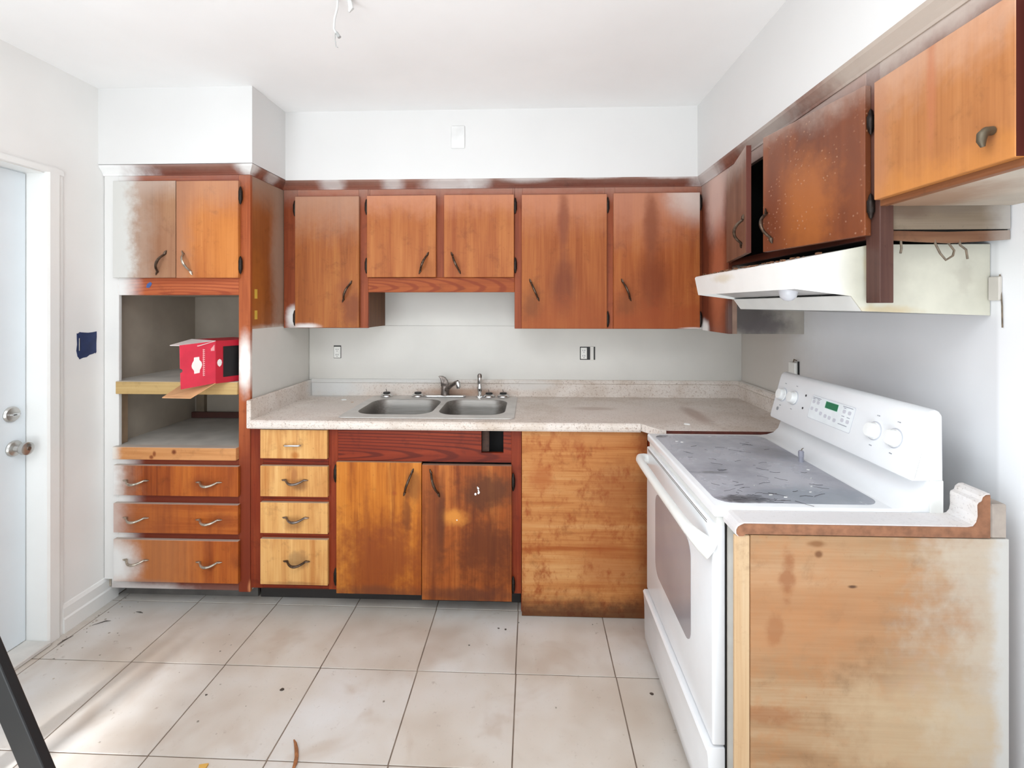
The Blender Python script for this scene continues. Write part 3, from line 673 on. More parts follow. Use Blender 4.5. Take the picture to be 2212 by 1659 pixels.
# faucet
fa = thing('faucet', 'dull chrome single lever faucet on the sink ledge', 'faucet', (-0.515, 2.89, 0.9455))
b = MB(); b.prism(rrect(-0.640, -0.384, 2.865, 2.915, 0.024, 6), 'Z', 0.9462, 0.958, 0.005, 2); b.build('base_plate', M['chrome'], fa, True)
MB().lathe([(0, 0), (0.027, 0), (0.026, 0.03), (0.024, 0.058), (0.0, 0.062)], (-0.512, 2.888, 0.957), (0, 0, 1), 20).build('body', M['dullchrome'], fa, True)
lv = [(-0.490, 1.012), (-0.536, 1.012), (-0.537, 1.040), (-0.541, 1.060), (-0.552, 1.071), (-0.532, 1.072), (-0.512, 1.064), (-0.498, 1.045)]
MB().prism(lv, 'Y', 2.872, 2.906, 0.004, 2).build('lever', M['dullchrome'], fa, True)
MB().tube([(-0.512, 2.882, 0.985), (-0.495, 2.865, 1.0), (-0.47, 2.84, 1.022), (-0.435, 2.80, 1.047), (-0.420, 2.785, 1.053)], 0.011, 12, [0.015, 0.0135, 0.012, 0.0115, 0.0115]).build('spout', M['dullchrome'], fa, True)
MB().lathe([(0, 0), (0.0125, 0), (0.0135, 0.01), (0.0135, 0.03), (0.011, 0.04), (0.0, 0.042)], (-0.413, 2.778, 1.018), (-0.15, 0, 1), 16).build('aerator', M['chrome'], fa, True)
spy = thing('side_sprayer', 'chrome side sprayer standing upright right of the faucet', 'sprayer', (-0.303, 2.893, 0.9462))
MB().lathe([(0, 0), (0.023, 0), (0.022, 0.007), (0.014, 0.012), (0, 0.012)], (-0.303, 2.893, 0.9462), (0, 0, 1), 18).build('collar', M['chrome'], spy, True)
MB().lathe([(0, 0.01), (0.010, 0.012), (0.011, 0.03), (0.0155, 0.045), (0.015, 0.06), (0.012, 0.068), (0.0135, 0.085), (0.014, 0.118), (0, 0.119)], (-0.303, 2.893, 0.9462), (0, 0, 1), 18).build('wand', M['chrome'], spy, True)
MB().lathe([(0, 0.118), (0.0135, 0.118), (0.0135, 0.132), (0.009, 0.140), (0, 0.142)], (-0.303, 2.893, 0.9462), (0, 0, 1), 18).build('spray_head', M['dullchrome'], spy, True)
for x, y, kn_, lb in ((-0.872, 2.893, 1, 'sink strainer farthest left, on the ledge behind the left bowl'), (-0.681, 2.898, 0, 'sink strainer just left of the faucet plate'), (-0.246, 2.894, 1, 'sink strainer close against the side sprayer'), (-0.160, 2.898, 1, 'sink strainer at the right end of the sink ledge')):
    sn = thing('sink_strainer', lb, 'strainer', (x, y, 0.9462), 'loose strainers on the sink ledge')
    MB().lathe([(0, 0), (0.036, 0), (0.038, 0.004), (0.036, 0.010), (0.026, 0.018), (0, 0.018)], (x, y, 0.9462), (0, 0, 1), 22).build('cup', M['chrome'], sn, True)
    MB().lathe([(0, 0.0175), (0.021, 0.0175), (0.021, 0.026), (0, 0.026)], (x, y, 0.9462), (0, 0, 1), 20).build('stopper', M['black'], sn, True)
    if kn_:
        MB().tube([(x, y, 0.971), (x-0.002, y, 0.983), (x-0.004, y-0.001, 0.992)], 0.003, 8, [0.003, 0.0025, 0.002]).build('pin', M['dullchrome'], sn, True)

# ---------------------------------------------------------------- upper cabinets on the back wall
WT = (0.76, 0.70, 0.58)
uy0, uy1 = 2.652, 2.671
DOOR = {}
def udoor(name, x0, x1, z0, z1, mat, parent, hx, hz, tilt, hinge_x=None, hz_=()):
    d = MB().box(x0, x1, 2.632, uy0, z0, z1, 0.0015).build('door', mat, parent)
    if hx is not None: handle(d, (hx, 2.632, hz), tilt, F, M['bronze'])
    for z in hz_: hinge(d, (hinge_x, 2.645, z), F, M['hinge'])
    return d
HAZE = (196, 172, 158)
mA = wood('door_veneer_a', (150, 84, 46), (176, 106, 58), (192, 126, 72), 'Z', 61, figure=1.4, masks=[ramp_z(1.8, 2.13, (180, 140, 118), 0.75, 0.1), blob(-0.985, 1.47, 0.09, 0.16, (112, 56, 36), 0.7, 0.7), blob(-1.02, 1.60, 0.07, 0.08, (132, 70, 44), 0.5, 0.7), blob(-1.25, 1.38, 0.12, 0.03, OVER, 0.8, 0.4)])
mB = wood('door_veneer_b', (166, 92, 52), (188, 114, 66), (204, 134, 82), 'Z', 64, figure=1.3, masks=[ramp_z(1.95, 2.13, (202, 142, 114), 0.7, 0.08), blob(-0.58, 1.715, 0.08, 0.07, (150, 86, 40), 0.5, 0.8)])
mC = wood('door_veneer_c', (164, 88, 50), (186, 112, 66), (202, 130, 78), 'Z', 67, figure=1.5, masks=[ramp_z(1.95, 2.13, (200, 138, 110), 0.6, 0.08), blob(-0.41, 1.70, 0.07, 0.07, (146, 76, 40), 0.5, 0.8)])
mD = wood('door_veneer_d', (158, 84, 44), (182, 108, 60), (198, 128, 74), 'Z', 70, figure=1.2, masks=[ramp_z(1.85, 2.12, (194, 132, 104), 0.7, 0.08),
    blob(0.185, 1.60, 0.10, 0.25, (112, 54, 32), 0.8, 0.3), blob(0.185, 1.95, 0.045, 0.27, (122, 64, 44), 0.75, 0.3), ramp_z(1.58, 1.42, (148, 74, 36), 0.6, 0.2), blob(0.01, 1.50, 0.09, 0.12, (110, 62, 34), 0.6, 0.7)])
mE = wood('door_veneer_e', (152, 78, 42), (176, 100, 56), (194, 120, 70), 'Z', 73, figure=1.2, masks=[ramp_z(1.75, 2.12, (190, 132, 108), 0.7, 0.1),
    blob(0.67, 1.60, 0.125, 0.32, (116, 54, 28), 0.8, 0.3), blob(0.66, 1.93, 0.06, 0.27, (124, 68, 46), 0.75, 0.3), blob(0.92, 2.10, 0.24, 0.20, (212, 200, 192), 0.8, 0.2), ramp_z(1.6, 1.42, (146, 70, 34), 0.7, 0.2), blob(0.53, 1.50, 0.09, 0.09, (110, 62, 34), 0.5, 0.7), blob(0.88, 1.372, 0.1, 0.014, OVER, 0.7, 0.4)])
ul = thing('wall_cabinet', 'single door wall cupboard left of the short pair, handle at its lower right', 'cabinet', (-1.13, 2.81, 1.374))
def fpart(parent, name, x0, x1, z0, z1, m='frame_up', y0=uy0, y1=uy1): return MB().box(x0, x1, y0, y1, z0, z1, 0.0015).build(name, M[m] if isinstance(m, str) else m, parent)
ut = 2.197
fpart(ul, 'stile', -1.386, -1.305, 1.374, ut); fpart(ul, 'stile', -0.958, -0.904, 1.374, ut); fpart(ul, 'rail', -1.305, -0.958, 2.09, ut, 'frame_up_x'); fpart(ul, 'rail', -1.305, -0.958, 1.374, 1.39, 'frame_up_x')
umside = wood('upper_side_veneer', (106, 66, 38), (122, 78, 46), (136, 90, 54), 'Z', 77, rough=0.45)
MB().box(-0.922, -0.905, uy1, YB-0.001, 1.376, ut).build('side_panel', umside, ul)
MB().box(-1.386, -0.922, uy1, YB-0.007, 1.3765, 1.392).build('bottom_panel', plain('cab_bottom', (196, 190, 182), 0.6), ul)
MB().box(-1.304, -0.959, uy1+0.01, uy1+0.014, 1.392, 2.19).build('door_backing', M['darkhole'], ul)
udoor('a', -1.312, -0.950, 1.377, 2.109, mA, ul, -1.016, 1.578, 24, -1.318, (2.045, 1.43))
um = thing('wall_cabinet', 'short two door wall cupboard above the sink with a figured apron rail', 'cabinet', (-0.49, 2.81, 1.574))
fpart(um, 'stile', -0.9035, -0.894, 1.656, ut); fpart(um, 'stile', -0.525, -0.466, 1.656, ut); fpart(um, 'stile', -0.094, -0.0845, 1.656, ut)
fpart(um, 'rail', -0.894, -0.094, 2.09, ut, 'frame_up_x', uy0+0.0003)
apr = wood('apron_wood', (150, 74, 38), (174, 92, 48), (190, 108, 58), 'X', 81, rough=0.42, cathedral=((128, 54, 26), 0.85, (-1.05, 1.60), (2.6, 24)))
MB().box(-0.9035, -0.0845, uy0-0.001, uy1, 1.574, 1.656, 0.0015).build('apron', apr, um)
MB().box(-0.9035, -0.0845, uy1, YB-0.001, 1.640, 1.655).build('bottom_panel', umside, um)
MB().box(-0.893, -0.095, uy1+0.01, uy1+0.014, 1.656, 2.19).build('door_backing', M['darkhole'], um)
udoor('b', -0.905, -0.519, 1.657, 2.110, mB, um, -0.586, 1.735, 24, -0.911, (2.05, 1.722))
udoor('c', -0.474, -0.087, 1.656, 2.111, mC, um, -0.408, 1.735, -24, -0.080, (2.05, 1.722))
ur = thing('wall_cabinet', 'tall two door wall cupboard with flame figured doors right of the sink', 'cabinet', (0.43, 2.81, 1.372))
fpart(ur, 'stile', -0.084, -0.040, 1.372, ut); fpart(ur, 'stile', 0.412, 0.468, 1.372, ut); fpart(ur, 'stile', 0.915, 0.951, 1.372, ut, 'frame_up')
fpart(ur, 'rail', -0.040, 0.412, 2.09, ut, 'frame_up_x'); fpart(ur, 'rail', 0.468, 0.915, 2.09, ut, 'frame_up_x'); fpart(ur, 'rail', -0.040, 0.412, 1.372, 1.388, 'frame_up_x'); fpart(ur, 'rail', 0.468, 0.915, 1.372, 1.388, 'frame_up_x')
MB().box(-0.084, -0.067, uy1, YB-0.001, 1.3745, ut).build('side_panel', umside, ur)
MB().box(-0.067, 0.951, uy1, YB-0.007, 1.3745, 1.390).build('bottom_panel', plain('cab_bottom_right', (190, 182, 172), 0.6), ur)
MB().box(-0.039, 0.914, uy1+0.01, uy1+0.014, 1.39, 2.19).build('door_backing', M['darkhole'], ur)
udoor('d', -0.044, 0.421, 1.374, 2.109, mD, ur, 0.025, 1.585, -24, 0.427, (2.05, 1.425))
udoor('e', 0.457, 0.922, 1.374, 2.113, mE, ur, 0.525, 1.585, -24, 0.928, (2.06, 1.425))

# ---------------------------------------------------------------- upper cabinets on the right wall
WT = (0.74, 0.68, 0.60)
frr = wood('frame_wood_right', (104, 52, 38), (124, 66, 48), (146, 82, 60), 'Z', 83, rough=0.45,
    masks=[ramp_z(2.02, 2.16, (190, 170, 160), 0.75, 0.06), blobs((0.95, 2.45, 2.05), (0.2, 0.18, 0.32), (220, 188, 176), 0.8, 0.2), blobs((0.95, 2.42, 1.62), (0.2, 0.14, 0.42), (186, 110, 78), 0.8, 0.2), blobs((0.95, 2.6, 1.38), (0.2, 0.08, 0.06), OVER, 1.0), blobs((0.95, 2.30, 1.44), (0.2, 0.05, 0.12), (104, 84, 78), 0.8, 0.3)])
soot = plain('sooty_grey_panel', (168, 160, 150), 0.6, var=0.04, masks=[blobs((1.02, 2.3, 1.45), (0.22, 1, 0.16), (62, 54, 54), 0.9, 0.35), blobs((1.12, 2.3, 1.40), (0.16, 1, 0.07), (84, 76, 76), 0.8, 0.4)])
FX0, FX1 = 0.937, 0.955
uc = thing('corner_cabinet', 'blank end of the corner wall cupboard with a soot stained side next to the hood', 'cabinet', (1.12, 2.48, 1.368))
MB().box(FX0, FX1, 2.297, 2.652, 1.366, ut, 0.0015).build('face_panel', frr, uc)
MB().box(FX1, FX1+0.022, 2.298, 2.312, 1.366, 1.686).build('edge_strip', plain('raw_edge', (140, 112, 96), 0.7, var=0.1), uc)
MB().box(FX1+0.022, XR-0.001, 2.300, 2.316, 1.366, ut).build('side_panel', soot, uc)
MB().box(FX1+0.001, XR-0.001, 2.317, 2.9635, 1.368, 1.384).build('bottom_panel', plain('cab_bottom_corner', (186, 176, 166), 0.6), uc)
XF = (-1, 0, 0)
uh = thing('hood_cabinet', 'dark greasy wall cupboard over the range hood with both doors hanging ajar', 'cabinet', (1.12, 1.84, 1.70))
greasy = [ramp_z(2.02, 2.16, (184, 164, 152), 0.7, 0.08), blobs((0.9, 1.55, 1.82), (0.3, 0.16, 0.25), (160, 92, 44), 0.8, 0.6), blobs((0.85, 1.72, 1.78), (0.3, 0.12, 0.22), (108, 54, 34), 0.7, 0.5)]
mH1 = wood('hood_door_far_veneer', (122, 84, 70), (142, 102, 86), (160, 120, 102), 'Z', 85, rough=0.4, edge=('Y', (92, 46, 36)), masks=[ramp_z(2.0, 2.13, (196, 176, 164), 0.6, 0.08)])
tH = NT('hood_door_veneer')
v = tH.scaled((8, 8, 1.0), (4, 2, 1)); f = tH.noise(v, 1, 3, 0.55, 0.8)
c = tH.ramp(f, [(0.3, lin((92, 46, 28))), (0.5, lin((116, 62, 36))), (0.7, lin((142, 80, 42)))])
c = tH.masks(c, greasy)
bl = tH.n.new('ShaderNodeTexVoronoi'); tH.link(tH.pos, bl.inputs['Vector']); bl.inputs['Scale'].default_value = 62
dots = tH.mrange(bl.outputs['Distance'], 0.05, 0.26, 1.0, 0.0)
cl = tH.noise(tH.pos, 9, 2); dots = tH.math('MULTIPLY', dots, tH.mrange(cl, 0.42, 0.58))
c = tH.mix(tH.math('MULTIPLY', dots, 0.42), c, lin((196, 150, 120)))
tH.bump(dots, 0.6, 0.002)
mH2 = tH.done(c, 0.32, 0, 0.5)
for y0, y1, nm in ((2.262, 2.297, 'stile'), (1.318, 1.372, 'hanging_stile')):
    MB().box(FX0, FX1+(0.018 if nm[0] == 'h' else 0), y0, y1, 1.507 if nm[0] == 'h' else 1.70, ut, 0.0015).build(nm, wood('hood_stile_wood', (74, 50, 46), (88, 60, 56), (102, 74, 68), 'Z', 86, masks=[ramp_z(1.75, 2.1, (120, 74, 62), 0.6, 0.1), ramp_z(2.05, 2.18, (186, 172, 164), 0.8, 0.05)]) if nm[0] == 'h' else frr, uh)
MB().box(FX0, FX1, 1.372, 2.262, 2.10, ut, 0.001).build('rail', frr, uh)
MB().box(FX0, FX1, 1.372, 2.262, 1.684, 1.712, 0.001).build('rail', wood('hood_rail_wood', (66, 30, 22), (84, 40, 30), (104, 54, 40), 'Y', 87), uh)
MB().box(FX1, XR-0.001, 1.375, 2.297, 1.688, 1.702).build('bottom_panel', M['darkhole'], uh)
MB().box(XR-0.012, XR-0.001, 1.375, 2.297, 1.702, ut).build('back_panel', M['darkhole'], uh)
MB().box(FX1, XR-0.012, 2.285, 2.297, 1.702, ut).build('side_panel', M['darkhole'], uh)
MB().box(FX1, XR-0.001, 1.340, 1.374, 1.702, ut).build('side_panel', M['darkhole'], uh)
grb = wood('grey_end_board', (128, 116, 104), (146, 134, 121), (160, 150, 139), 'X', 88, rough=0.6, masks=[blobs((1.02, 1.3, 1.76), (0.08, 1, 0.04), (98, 80, 68), 0.7), blobs((1.15, 1.3, 1.765), (0.12, 1, 0.03), (110, 98, 88), 0.6), ramp_x(1.2, 1.29, (188, 184, 180), 0.8, 0.03)])
MB().box(0.974, XR-0.004, 1.328, 1.339, 1.705, 1.778, 0.001).build('end_board', grb, uh, label='grey weathered board above the hood')
bb = MB(); bb.sheet([(0.974, 1.330, 1.677), (1.05, 1.330, 1.672), (1.13, 1.330, 1.668), (1.22, 1.330, 1.673), (XR-0.004, 1.330, 1.677), (XR-0.004, 1.330, 1.702), (1.12, 1.330, 1.698), (0.974, 1.330, 1.702)], 0.010, (0, 1, 0))
bb.build('end_board', wood('split_board', (104, 74, 58), (126, 90, 70), (148, 112, 90), 'X', 89, rough=0.6, masks=[ramp_x(1.2, 1.28, (170, 158, 148), 0.8, 0.03)]), uh, label='split brown strip of board above the hood')
def swing_door(parent, hingep, L, ang, sgn, z0, z1, mat):
    # door standing on the face plane, hinge at hingep, free end swung into the room
    h = V((hingep[0], hingep[1], 0)); d2 = V((-math.sin(R(ang)), sgn*math.cos(R(ang)), 0)); n = V((-math.cos(R(ang)), -sgn*math.sin(R(ang)), 0))
    o = h+UP*z0
    return MB().obox(o, d2*L, n*0.019, UP*(z1-z0), 0.0012).build('door', mat, parent), h, d2, n
d, h, d2, n = swing_door(uh, (FX0-0.001, 2.268), 0.432, 13.0, -1, 1.700, 2.108, mH1); d['label'] = 'far hood cupboard door swung open'
cpt = h+d2*0.375+n*0.019+UP*1.790; handle(d, cpt, 20, n, M['bronze'])
d, h, d2, n = swing_door(uh, (FX0-0.001, 1.350), 0.418, 10.8, 1, 1.692, 2.103, mH2); d['label'] = 'near hood cupboard door blistered with grease'
cpt = h+d2*0.385+n*0.019+UP*1.782; handle(d, cpt, -15, n, M['bronze'])
for z in (2.00, 1.77): hinge(d, (FX0-0.006, 1.340, z), XF, M['hinge'], 0.06)
un = thing('near_cabinet', 'light brown wall cupboard nearest the camera at the top right', 'cabinet', (1.12, 1.1, 1.765))
mN = wood('near_door_veneer', (176, 116, 72), (194, 132, 84), (208, 148, 98), 'Z', 90, figure=1.2, rough=0.42, edge=('Y', (84, 40, 34)), masks=[ramp_z(1.95, 2.12, (204, 164, 140), 0.6, 0.1), blobs((0.92, 1.13, 2.0), (0.1, 0.02, 0.2), (176, 108, 76), 0.6, 0.3), ramp_z(1.86, 1.78, (198, 130, 66), 0.6, 0.08), blobs((0.92, 1.30, 1.95), (0.1, 0.06, 0.3), (176, 122, 92), 0.5, 0.5)])
MB().box(0.917, FX0, 0.940, 1.312, 1.781, 2.094, 0.0015).build('door', mN, un)
d = un.children[0]
kb = MB(); kb.tube([(0.915, 0.983, 1.846), (0.903, 0.983, 1.845), (0.896, 0.983, 1.838), (0.894, 0.983, 1.826), (0.897, 0.983, 1.814)], 0.006, 10, [0.009, 0.009, 0.0095, 0.008, 0.004], flat=1.0)
kb.build('knob', plain('old_brass', (92, 82, 66), 0.5, 0.5), d, True)
frn = wood('near_frame', (100, 56, 44), (118, 68, 54), (136, 84, 66), 'Z', 91, masks=[ramp_z(2.05, 2.16, (190, 176, 166), 0.9, 0.05)])
MB().box(FX0, FX1, 0.55, 1.3175, 2.09, ut).build('rail', frn, un)
MB().box(FX0, FX1, 0.55, 1.3175, 1.766, 1.79).build('rail', wood('near_rail', (130, 84, 58), (150, 100, 70), (168, 118, 84), 'Y', 92), un)
MB().box(FX0, FX1, 0.895, 0.945, 1.79, 2.09).build('stile', frn, un)
MB().box(FX0, FX1, 0.55, 0.60, 1.79, 2.09).build('stile', frn, un)
MB().box(0.917, FX0, 0.60, 0.900, 1.781, 2.094, 0.0015).build('door', mN, un)
MB().box(FX1, XR-0.001, 0.55, 1.327, 1.768, 1.784).build('bottom_panel', plain('near_bottom', (186, 174, 160), 0.6, masks=[blobs((1.0, 1.25, 1.77), (0.2, 0.25, 0.1), (150, 112, 84), 0.8)]), un)
MB().box(FX1, XR-0.001, 0.55, 0.565, 1.784, ut).build('side_panel', frn, un)

# ---------------------------------------------------------------- range hood
hood = thing('range_hood', 'white metal range hood sagging below the wall cupboards, stained at its near end', 'range hood', (1.02, 1.78, 1.47))
HY0, HY1 = 1.392, 2.166
he = plain('hood_enamel', (240, 238, 234), 0.28, var=0.01, masks=[blobs((0.76, 1.88, 1.605), (0.1, 0.14, 0.022), (214, 200, 170), 0.55, 0.8)])
pf = [(0.752, 1.547), (0.737, 1.622), (0.742, 1.628), (0.962, 1.672), (XR-0.002, 1.672), (XR-0.002, 1.666), (0.962, 1.666), (0.748, 1.622), (0.7585, 1.549)]
MB().prism(pf, 'Y', HY0, HY1, 0.0015, 1).build('shell', he, hood)
sp_ = [(0.752, 1.547), (0.737, 1.622), (0.742, 1.628), (0.962, 1.672), (XR-0.002, 1.672), (XR-0.002, 1.472), (0.938, 1.484), (0.907, 1.527)]
se = plain('hood_side_stained_shaded', (200, 197, 182), 0.42, var=0.03, scale=20, masks=[ramp_x(0.93, 0.80, (232, 231, 229), 1.0, 0.0), blobs((0.962, 1.39, 1.60), (0.03, 1, 0.14), (196, 172, 122), 0.7, 0.5), blobs((1.0, 1.39, 1.485), (0.12, 1, 0.022), (190, 166, 120), 0.6, 0.8), blobs((1.22, 1.39, 1.58), (0.04, 1, 0.08), (170, 164, 150), 0.4, 1.6)])  # real stains, on a base darkened for the weaker light on this end
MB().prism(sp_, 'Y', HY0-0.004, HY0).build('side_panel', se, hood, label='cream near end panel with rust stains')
MB().prism(sp_, 'Y', HY1, HY1+0.003).build('side_panel', he, hood)
MB().sheet([(0.907, HY0, 1.527), (0.907, HY1, 1.527), (0.938, HY1, 1.484), (0.938, HY0, 1.484)], 0.003, (0.8, 0, 0.6)).build('baffle', M['cream_enamel'], hood)
MB().sheet([(0.938, HY0, 1.484), (0.938, HY1, 1.484), (XR-0.002, HY1, 1.4725), (XR-0.002, HY0, 1.4725)], 0.003).build('filter', plain('hood_filter', (150, 150, 148), 0.4, 0.6), hood)
MB().sheet([(0.758, HY0, 1.566), (0.758, HY1, 1.566), (0.912, HY1, 1.534), (0.912, HY0, 1.534)], 0.003).build('underside', plain('hood_underside', (190, 188, 186), 0.4), hood)
MB().lathe([(0, -0.034), (0.013, -0.031), (0.024, -0.021), (0.029, -0.006), (0.03, 0.004), (0, 0.004)], (0.845, 1.60, 1.548), (0, 0, 1), 20).build('lamp_lens', plain('lamp_lens', (205, 205, 210), 0.15), hood, True)
b = MB(); rr = random.Random(5)
for k in range(46):
    q = rr.random(); x = 0.755+0.2*rr.random()*q; y = HY0+0.1+(HY1-HY0-0.12)*rr.random(); z = 1.6285+(x-0.742)*0.2+0.001
    r = 0.002+0.004*rr.random(); b.obox((x, y, z), (r*2, 0.001, 0), (0, r*2.4, 0), (0, 0, r))
b.build('crumbs', plain('brown_crumbs', (120, 84, 60), 0.9, var=0.3, scale=90), hood, kind='stuff')
# loose wiring above and behind the hood
wirem = plain('old_wire', (112, 98, 82), 0.6, var=0.2, scale=60)
for pts, lb in (([(1.088, 1.334, 1.690), (1.092, 1.331, 1.664), (1.103, 1.330, 1.640), (1.117, 1.329, 1.622), (1.136, 1.330, 1.634), (1.140, 1.331, 1.648), (1.128, 1.334, 1.668), (1.122, 1.336, 1.690)], 'looped brown wire hanging over the hood side panel'),
               ([(1.152, 1.334, 1.690), (1.156, 1.331, 1.662), (1.170, 1.330, 1.650), (1.175, 1.331, 1.625)], 'short brown wire right of the looped wire on the hood side'),
               ([(1.002, 1.334, 1.69), (1.003, 1.332, 1.655), (1.000, 1.331, 1.641)], 'stub of wire beside the hanging stile')):
    tag(MB().tube(pts, 0.0028, 6).build('wire', wirem, None, True), lb, 'wire')
tag(MB().box(XR-0.010, XR-0.0005, 1.354, 1.386, 1.514, 1.580, 0.002).build('wall_block', plain('block_paint', (198, 192, 184), 0.6)), 'small whitish block on the wall behind the hood end', 'block')
tag(MB().tube([(XR-0.004, 1.358, 1.585), (XR-0.003, 1.356, 1.54), (XR-0.004, 1.352, 1.50), (XR-0.003, 1.352, 1.44)], 0.0018, 6).build('wire', wirem, None, True), 'thin wire running down the wall beside the whitish block', 'wire')

# ---------------------------------------------------------------- range
rg = thing('range', 'white electric range with a dusty glass cooktop standing in the counter gap', 'stove', (0.82, 1.726, 0))
RY0, RY1 = 1.345, 2.108
W = M['white_enamel']
MB().box(0.545, 1.115, RY0+0.006, RY1-0.006, 0.03, 0.914, 0.002).build('body', plain('range_side', (222, 222, 216), 0.35), rg)
for x in (0.60, 1.06):
    for y in (1.40, 2.05): MB().lathe([(0, 0), (0.018, 0), (0.018, 0.03), (0, 0.03)], (x, y, 0.0), (0, 0, 1), 12).build('foot', M['black'], rg)
MB().prism(rrect(0.510, 1.05, RY0, RY1, 0.012, 4), 'Z', 0.913, 0.9435, 0.006, 3).build('cooktop_frame', W, rg, True)
tg = NT('cooktop_dust_and_sky_sheen')
n1 = tg.noise(tg.pos, 6, 4, 0.6); n2 = tg.noise(tg.scaled((30, 90, 30), (0, 0, 0)), 1, 4, 0.7, 1.0); n3 = tg.noise(tg.pos, 200, 2)
c = tg.ramp(n1, [(0.3, lin((150, 150, 158))), (0.55, lin((172, 172, 180))), (0.75, lin((182, 182, 188)))])  # light grey holds both dust and a painted sky reflection
c = tg.mix(tg.mrange(n2, 0.64, 0.76, 0, 0.45), c, lin((92, 88, 92)))
c = tg.mix(tg.mrange(n3, 0.60, 0.75, 0, 0.3), c, lin((186, 184, 186)))
c = tg.masks(c, [blobs((0.62, 1.40, 0.944), (0.10, 0.04, 0.1), (44, 42, 46), 0.75, 1.4), blobs((0.535, 2.06, 0.944), (0.07, 0.03, 0.1), (70, 66, 70), 0.7, 0.8), blobs((0.92, 1.85, 0.944), (0.12, 0.13, 0.1), (106, 104, 112), 0.5, 0.4), blobs((0.85, 1.42, 0.944), (0.25, 0.12, 0.1), (118, 128, 138), 0.7, 0.4), blobs((0.60, 1.62, 0.944), (0.1, 0.02, 0.1), (72, 68, 72), 0.5, 1.2)])
MB().prism(rrect(0.532, 0.985, RY0+0.028, RY1-0.026, 0.045, 6), 'Z', 0.9405, 0.9445).build('glass_top', tg.done(c, tg.mrange(n1, 0.35, 0.7, 0.18, 0.34), 0, 0.6), rg)
rz = [(0.984, 0.9425), (1.02, 0.946), (1.048, 0.955), (1.068, 0.975), (1.079, 1.005), (1.084, 1.04), (1.118, 1.04), (1.118, 0.914), (0.984, 0.914)]
MB().prism(rz, 'Y', RY0+0.002, RY1-0.002, 0.004, 2).build('riser', W, rg, True)
p0 = V((1.0355, 0, 1.032)); p1 = V((1.0775, 0, 1.188)); su = (p1-p0).normalized(); sn_ = V((-su.z, 0, su.x))
cp = [(1.042, 1.021), (1.0365, 1.024), (1.0355, 1.032), (1.0775, 1.188), (1.083, 1.204), (1.092, 1.213), (1.103, 1.216), (1.113, 1.212), (1.121, 1.20), (1.123, 1.021)]
cpan = MB().prism(cp, 'Y', RY0-0.004, RY1+0.002, 0.009, 3).build('control_panel', W, rg, True)
MB().box(1.087, 1.122, RY0-0.003, RY1+0.001, 0.93, 1.024, 0.001).build('back_cover', plain('range_side_cover', (226, 226, 222), 0.35), rg)
def onp(y, u, o=0.0): return p0+su*u+sn_*o+V((0, y, 0))
for y, u in ((2.050, 0.098), (1.967, 0.100), (1.512, 0.086), (1.430, 0.086)):
    k = MB().lathe([(0, 0), (0.026, 0), (0.0265, 0.003), (0.0235, 0.005), (0.0225, 0.016), (0.020, 0.021), (0, 0.0225)], onp(y, u, 0.0), sn_, 24).build('knob', plain('knob_plastic', (240, 240, 238), 0.3, var=0.005), cpan, True)
    MB().lathe([(0.0285, 0), (0.0297, 0), (0.0297, 0.0006), (0.0285, 0.0006)], onp(y, u, 0.0), sn_, 28).build('dial_ring', plain('dial_grey', (196, 198, 206), 0.4), cpan)
    b = MB()
    for du, dy, l in ((0.047, -0.004, 0.006), (0.047, 0.003, 0.003), (-0.047, 0.0, 0.011)):
        b.obox(onp(y+dy-l/2, u+du, 0.0002), V((0, l, 0)), su*0.003, sn_*0.0005)
    b.build('dial_mark', plain('dial_grey_dark', (150, 152, 160), 0.5), cpan)
def pad(name, y0, y1, u0, u1, o, mat, r=0.006):
    P = rrect(y0, y1, u0, u1, r, 4); b = MB()
    b.sheet([onp(y, u, o) for y, u in P], 0.0005, sn_); return b.build(name, mat, cpan)
pad('keypad', 1.612, 1.852, 0.048, 0.136, 0.0002, plain('keypad_line', (196, 198, 206), 0.4)).name = 'keypad_border'
pad('keypad', 1.6135, 1.8505, 0.0495, 0.1345, 0.0004, plain('keypad_face', (232, 236, 238), 0.3))
pad('display', 1.694, 1.768, 0.102, 0.1295, 0.0007, plain('display_rim', (206, 232, 222), 0.3), 0.002)
pad('display', 1.697, 1.765, 0.104, 0.1275, 0.0010, plain('green_display', (18, 112, 72), 0.15), 0.0015)
bt = plain('button_grey', (202, 202, 210), 0.4)
for y, u in ((1.835, 0.112), (1.808, 0.112), (1.836, 0.085), (1.808, 0.085), (1.780, 0.078), (1.752, 0.075), (1.728, 0.074), (1.700, 0.072), (1.662, 0.112), (1.635, 0.112), (1.662, 0.082), (1.635, 0.082)):
    pad('button', y-0.008, y+0.008, u-0.006, u+0.007, 0.0007, bt, 0.005)
b = MB()
for y, u, l in ((1.82, 0.127, 0.05), (1.648, 0.128, 0.05), (1.836, 0.122, 0.014), (1.808, 0.122, 0.014), (1.662, 0.095, 0.014), (1.635, 0.095, 0.014), (1.655, 0.066, 0.045), (1.662, 0.123, 0.012)):
    b.obox(onp(y-l/2, u, 0.0013), V((0, l, 0)), su*0.0025, sn_*0.0004)
b.build('button_legend', plain('legend_grey', (158, 160, 172), 0.5), cpan, kind='stuff')
for y, u in ((1.893, 0.124), (1.893, 0.074)):
    MB().lathe([(0, 0), (0.0045, 0), (0.0045, 0.0008), (0, 0.0008)], onp(y, u, 0.0002), sn_, 12).build('indicator', plain('indicator_dark', (46, 44, 48), 0.4), cpan)
MB().lathe([(0.0055, 0), (0.008, 0), (0.008, 0.0006), (0.0055, 0.0006)], onp(2.062, 0.036, 0.0002), sn_, 18).build('emblem', plain('emblem_grey', (150, 152, 156), 0.4), cpan)
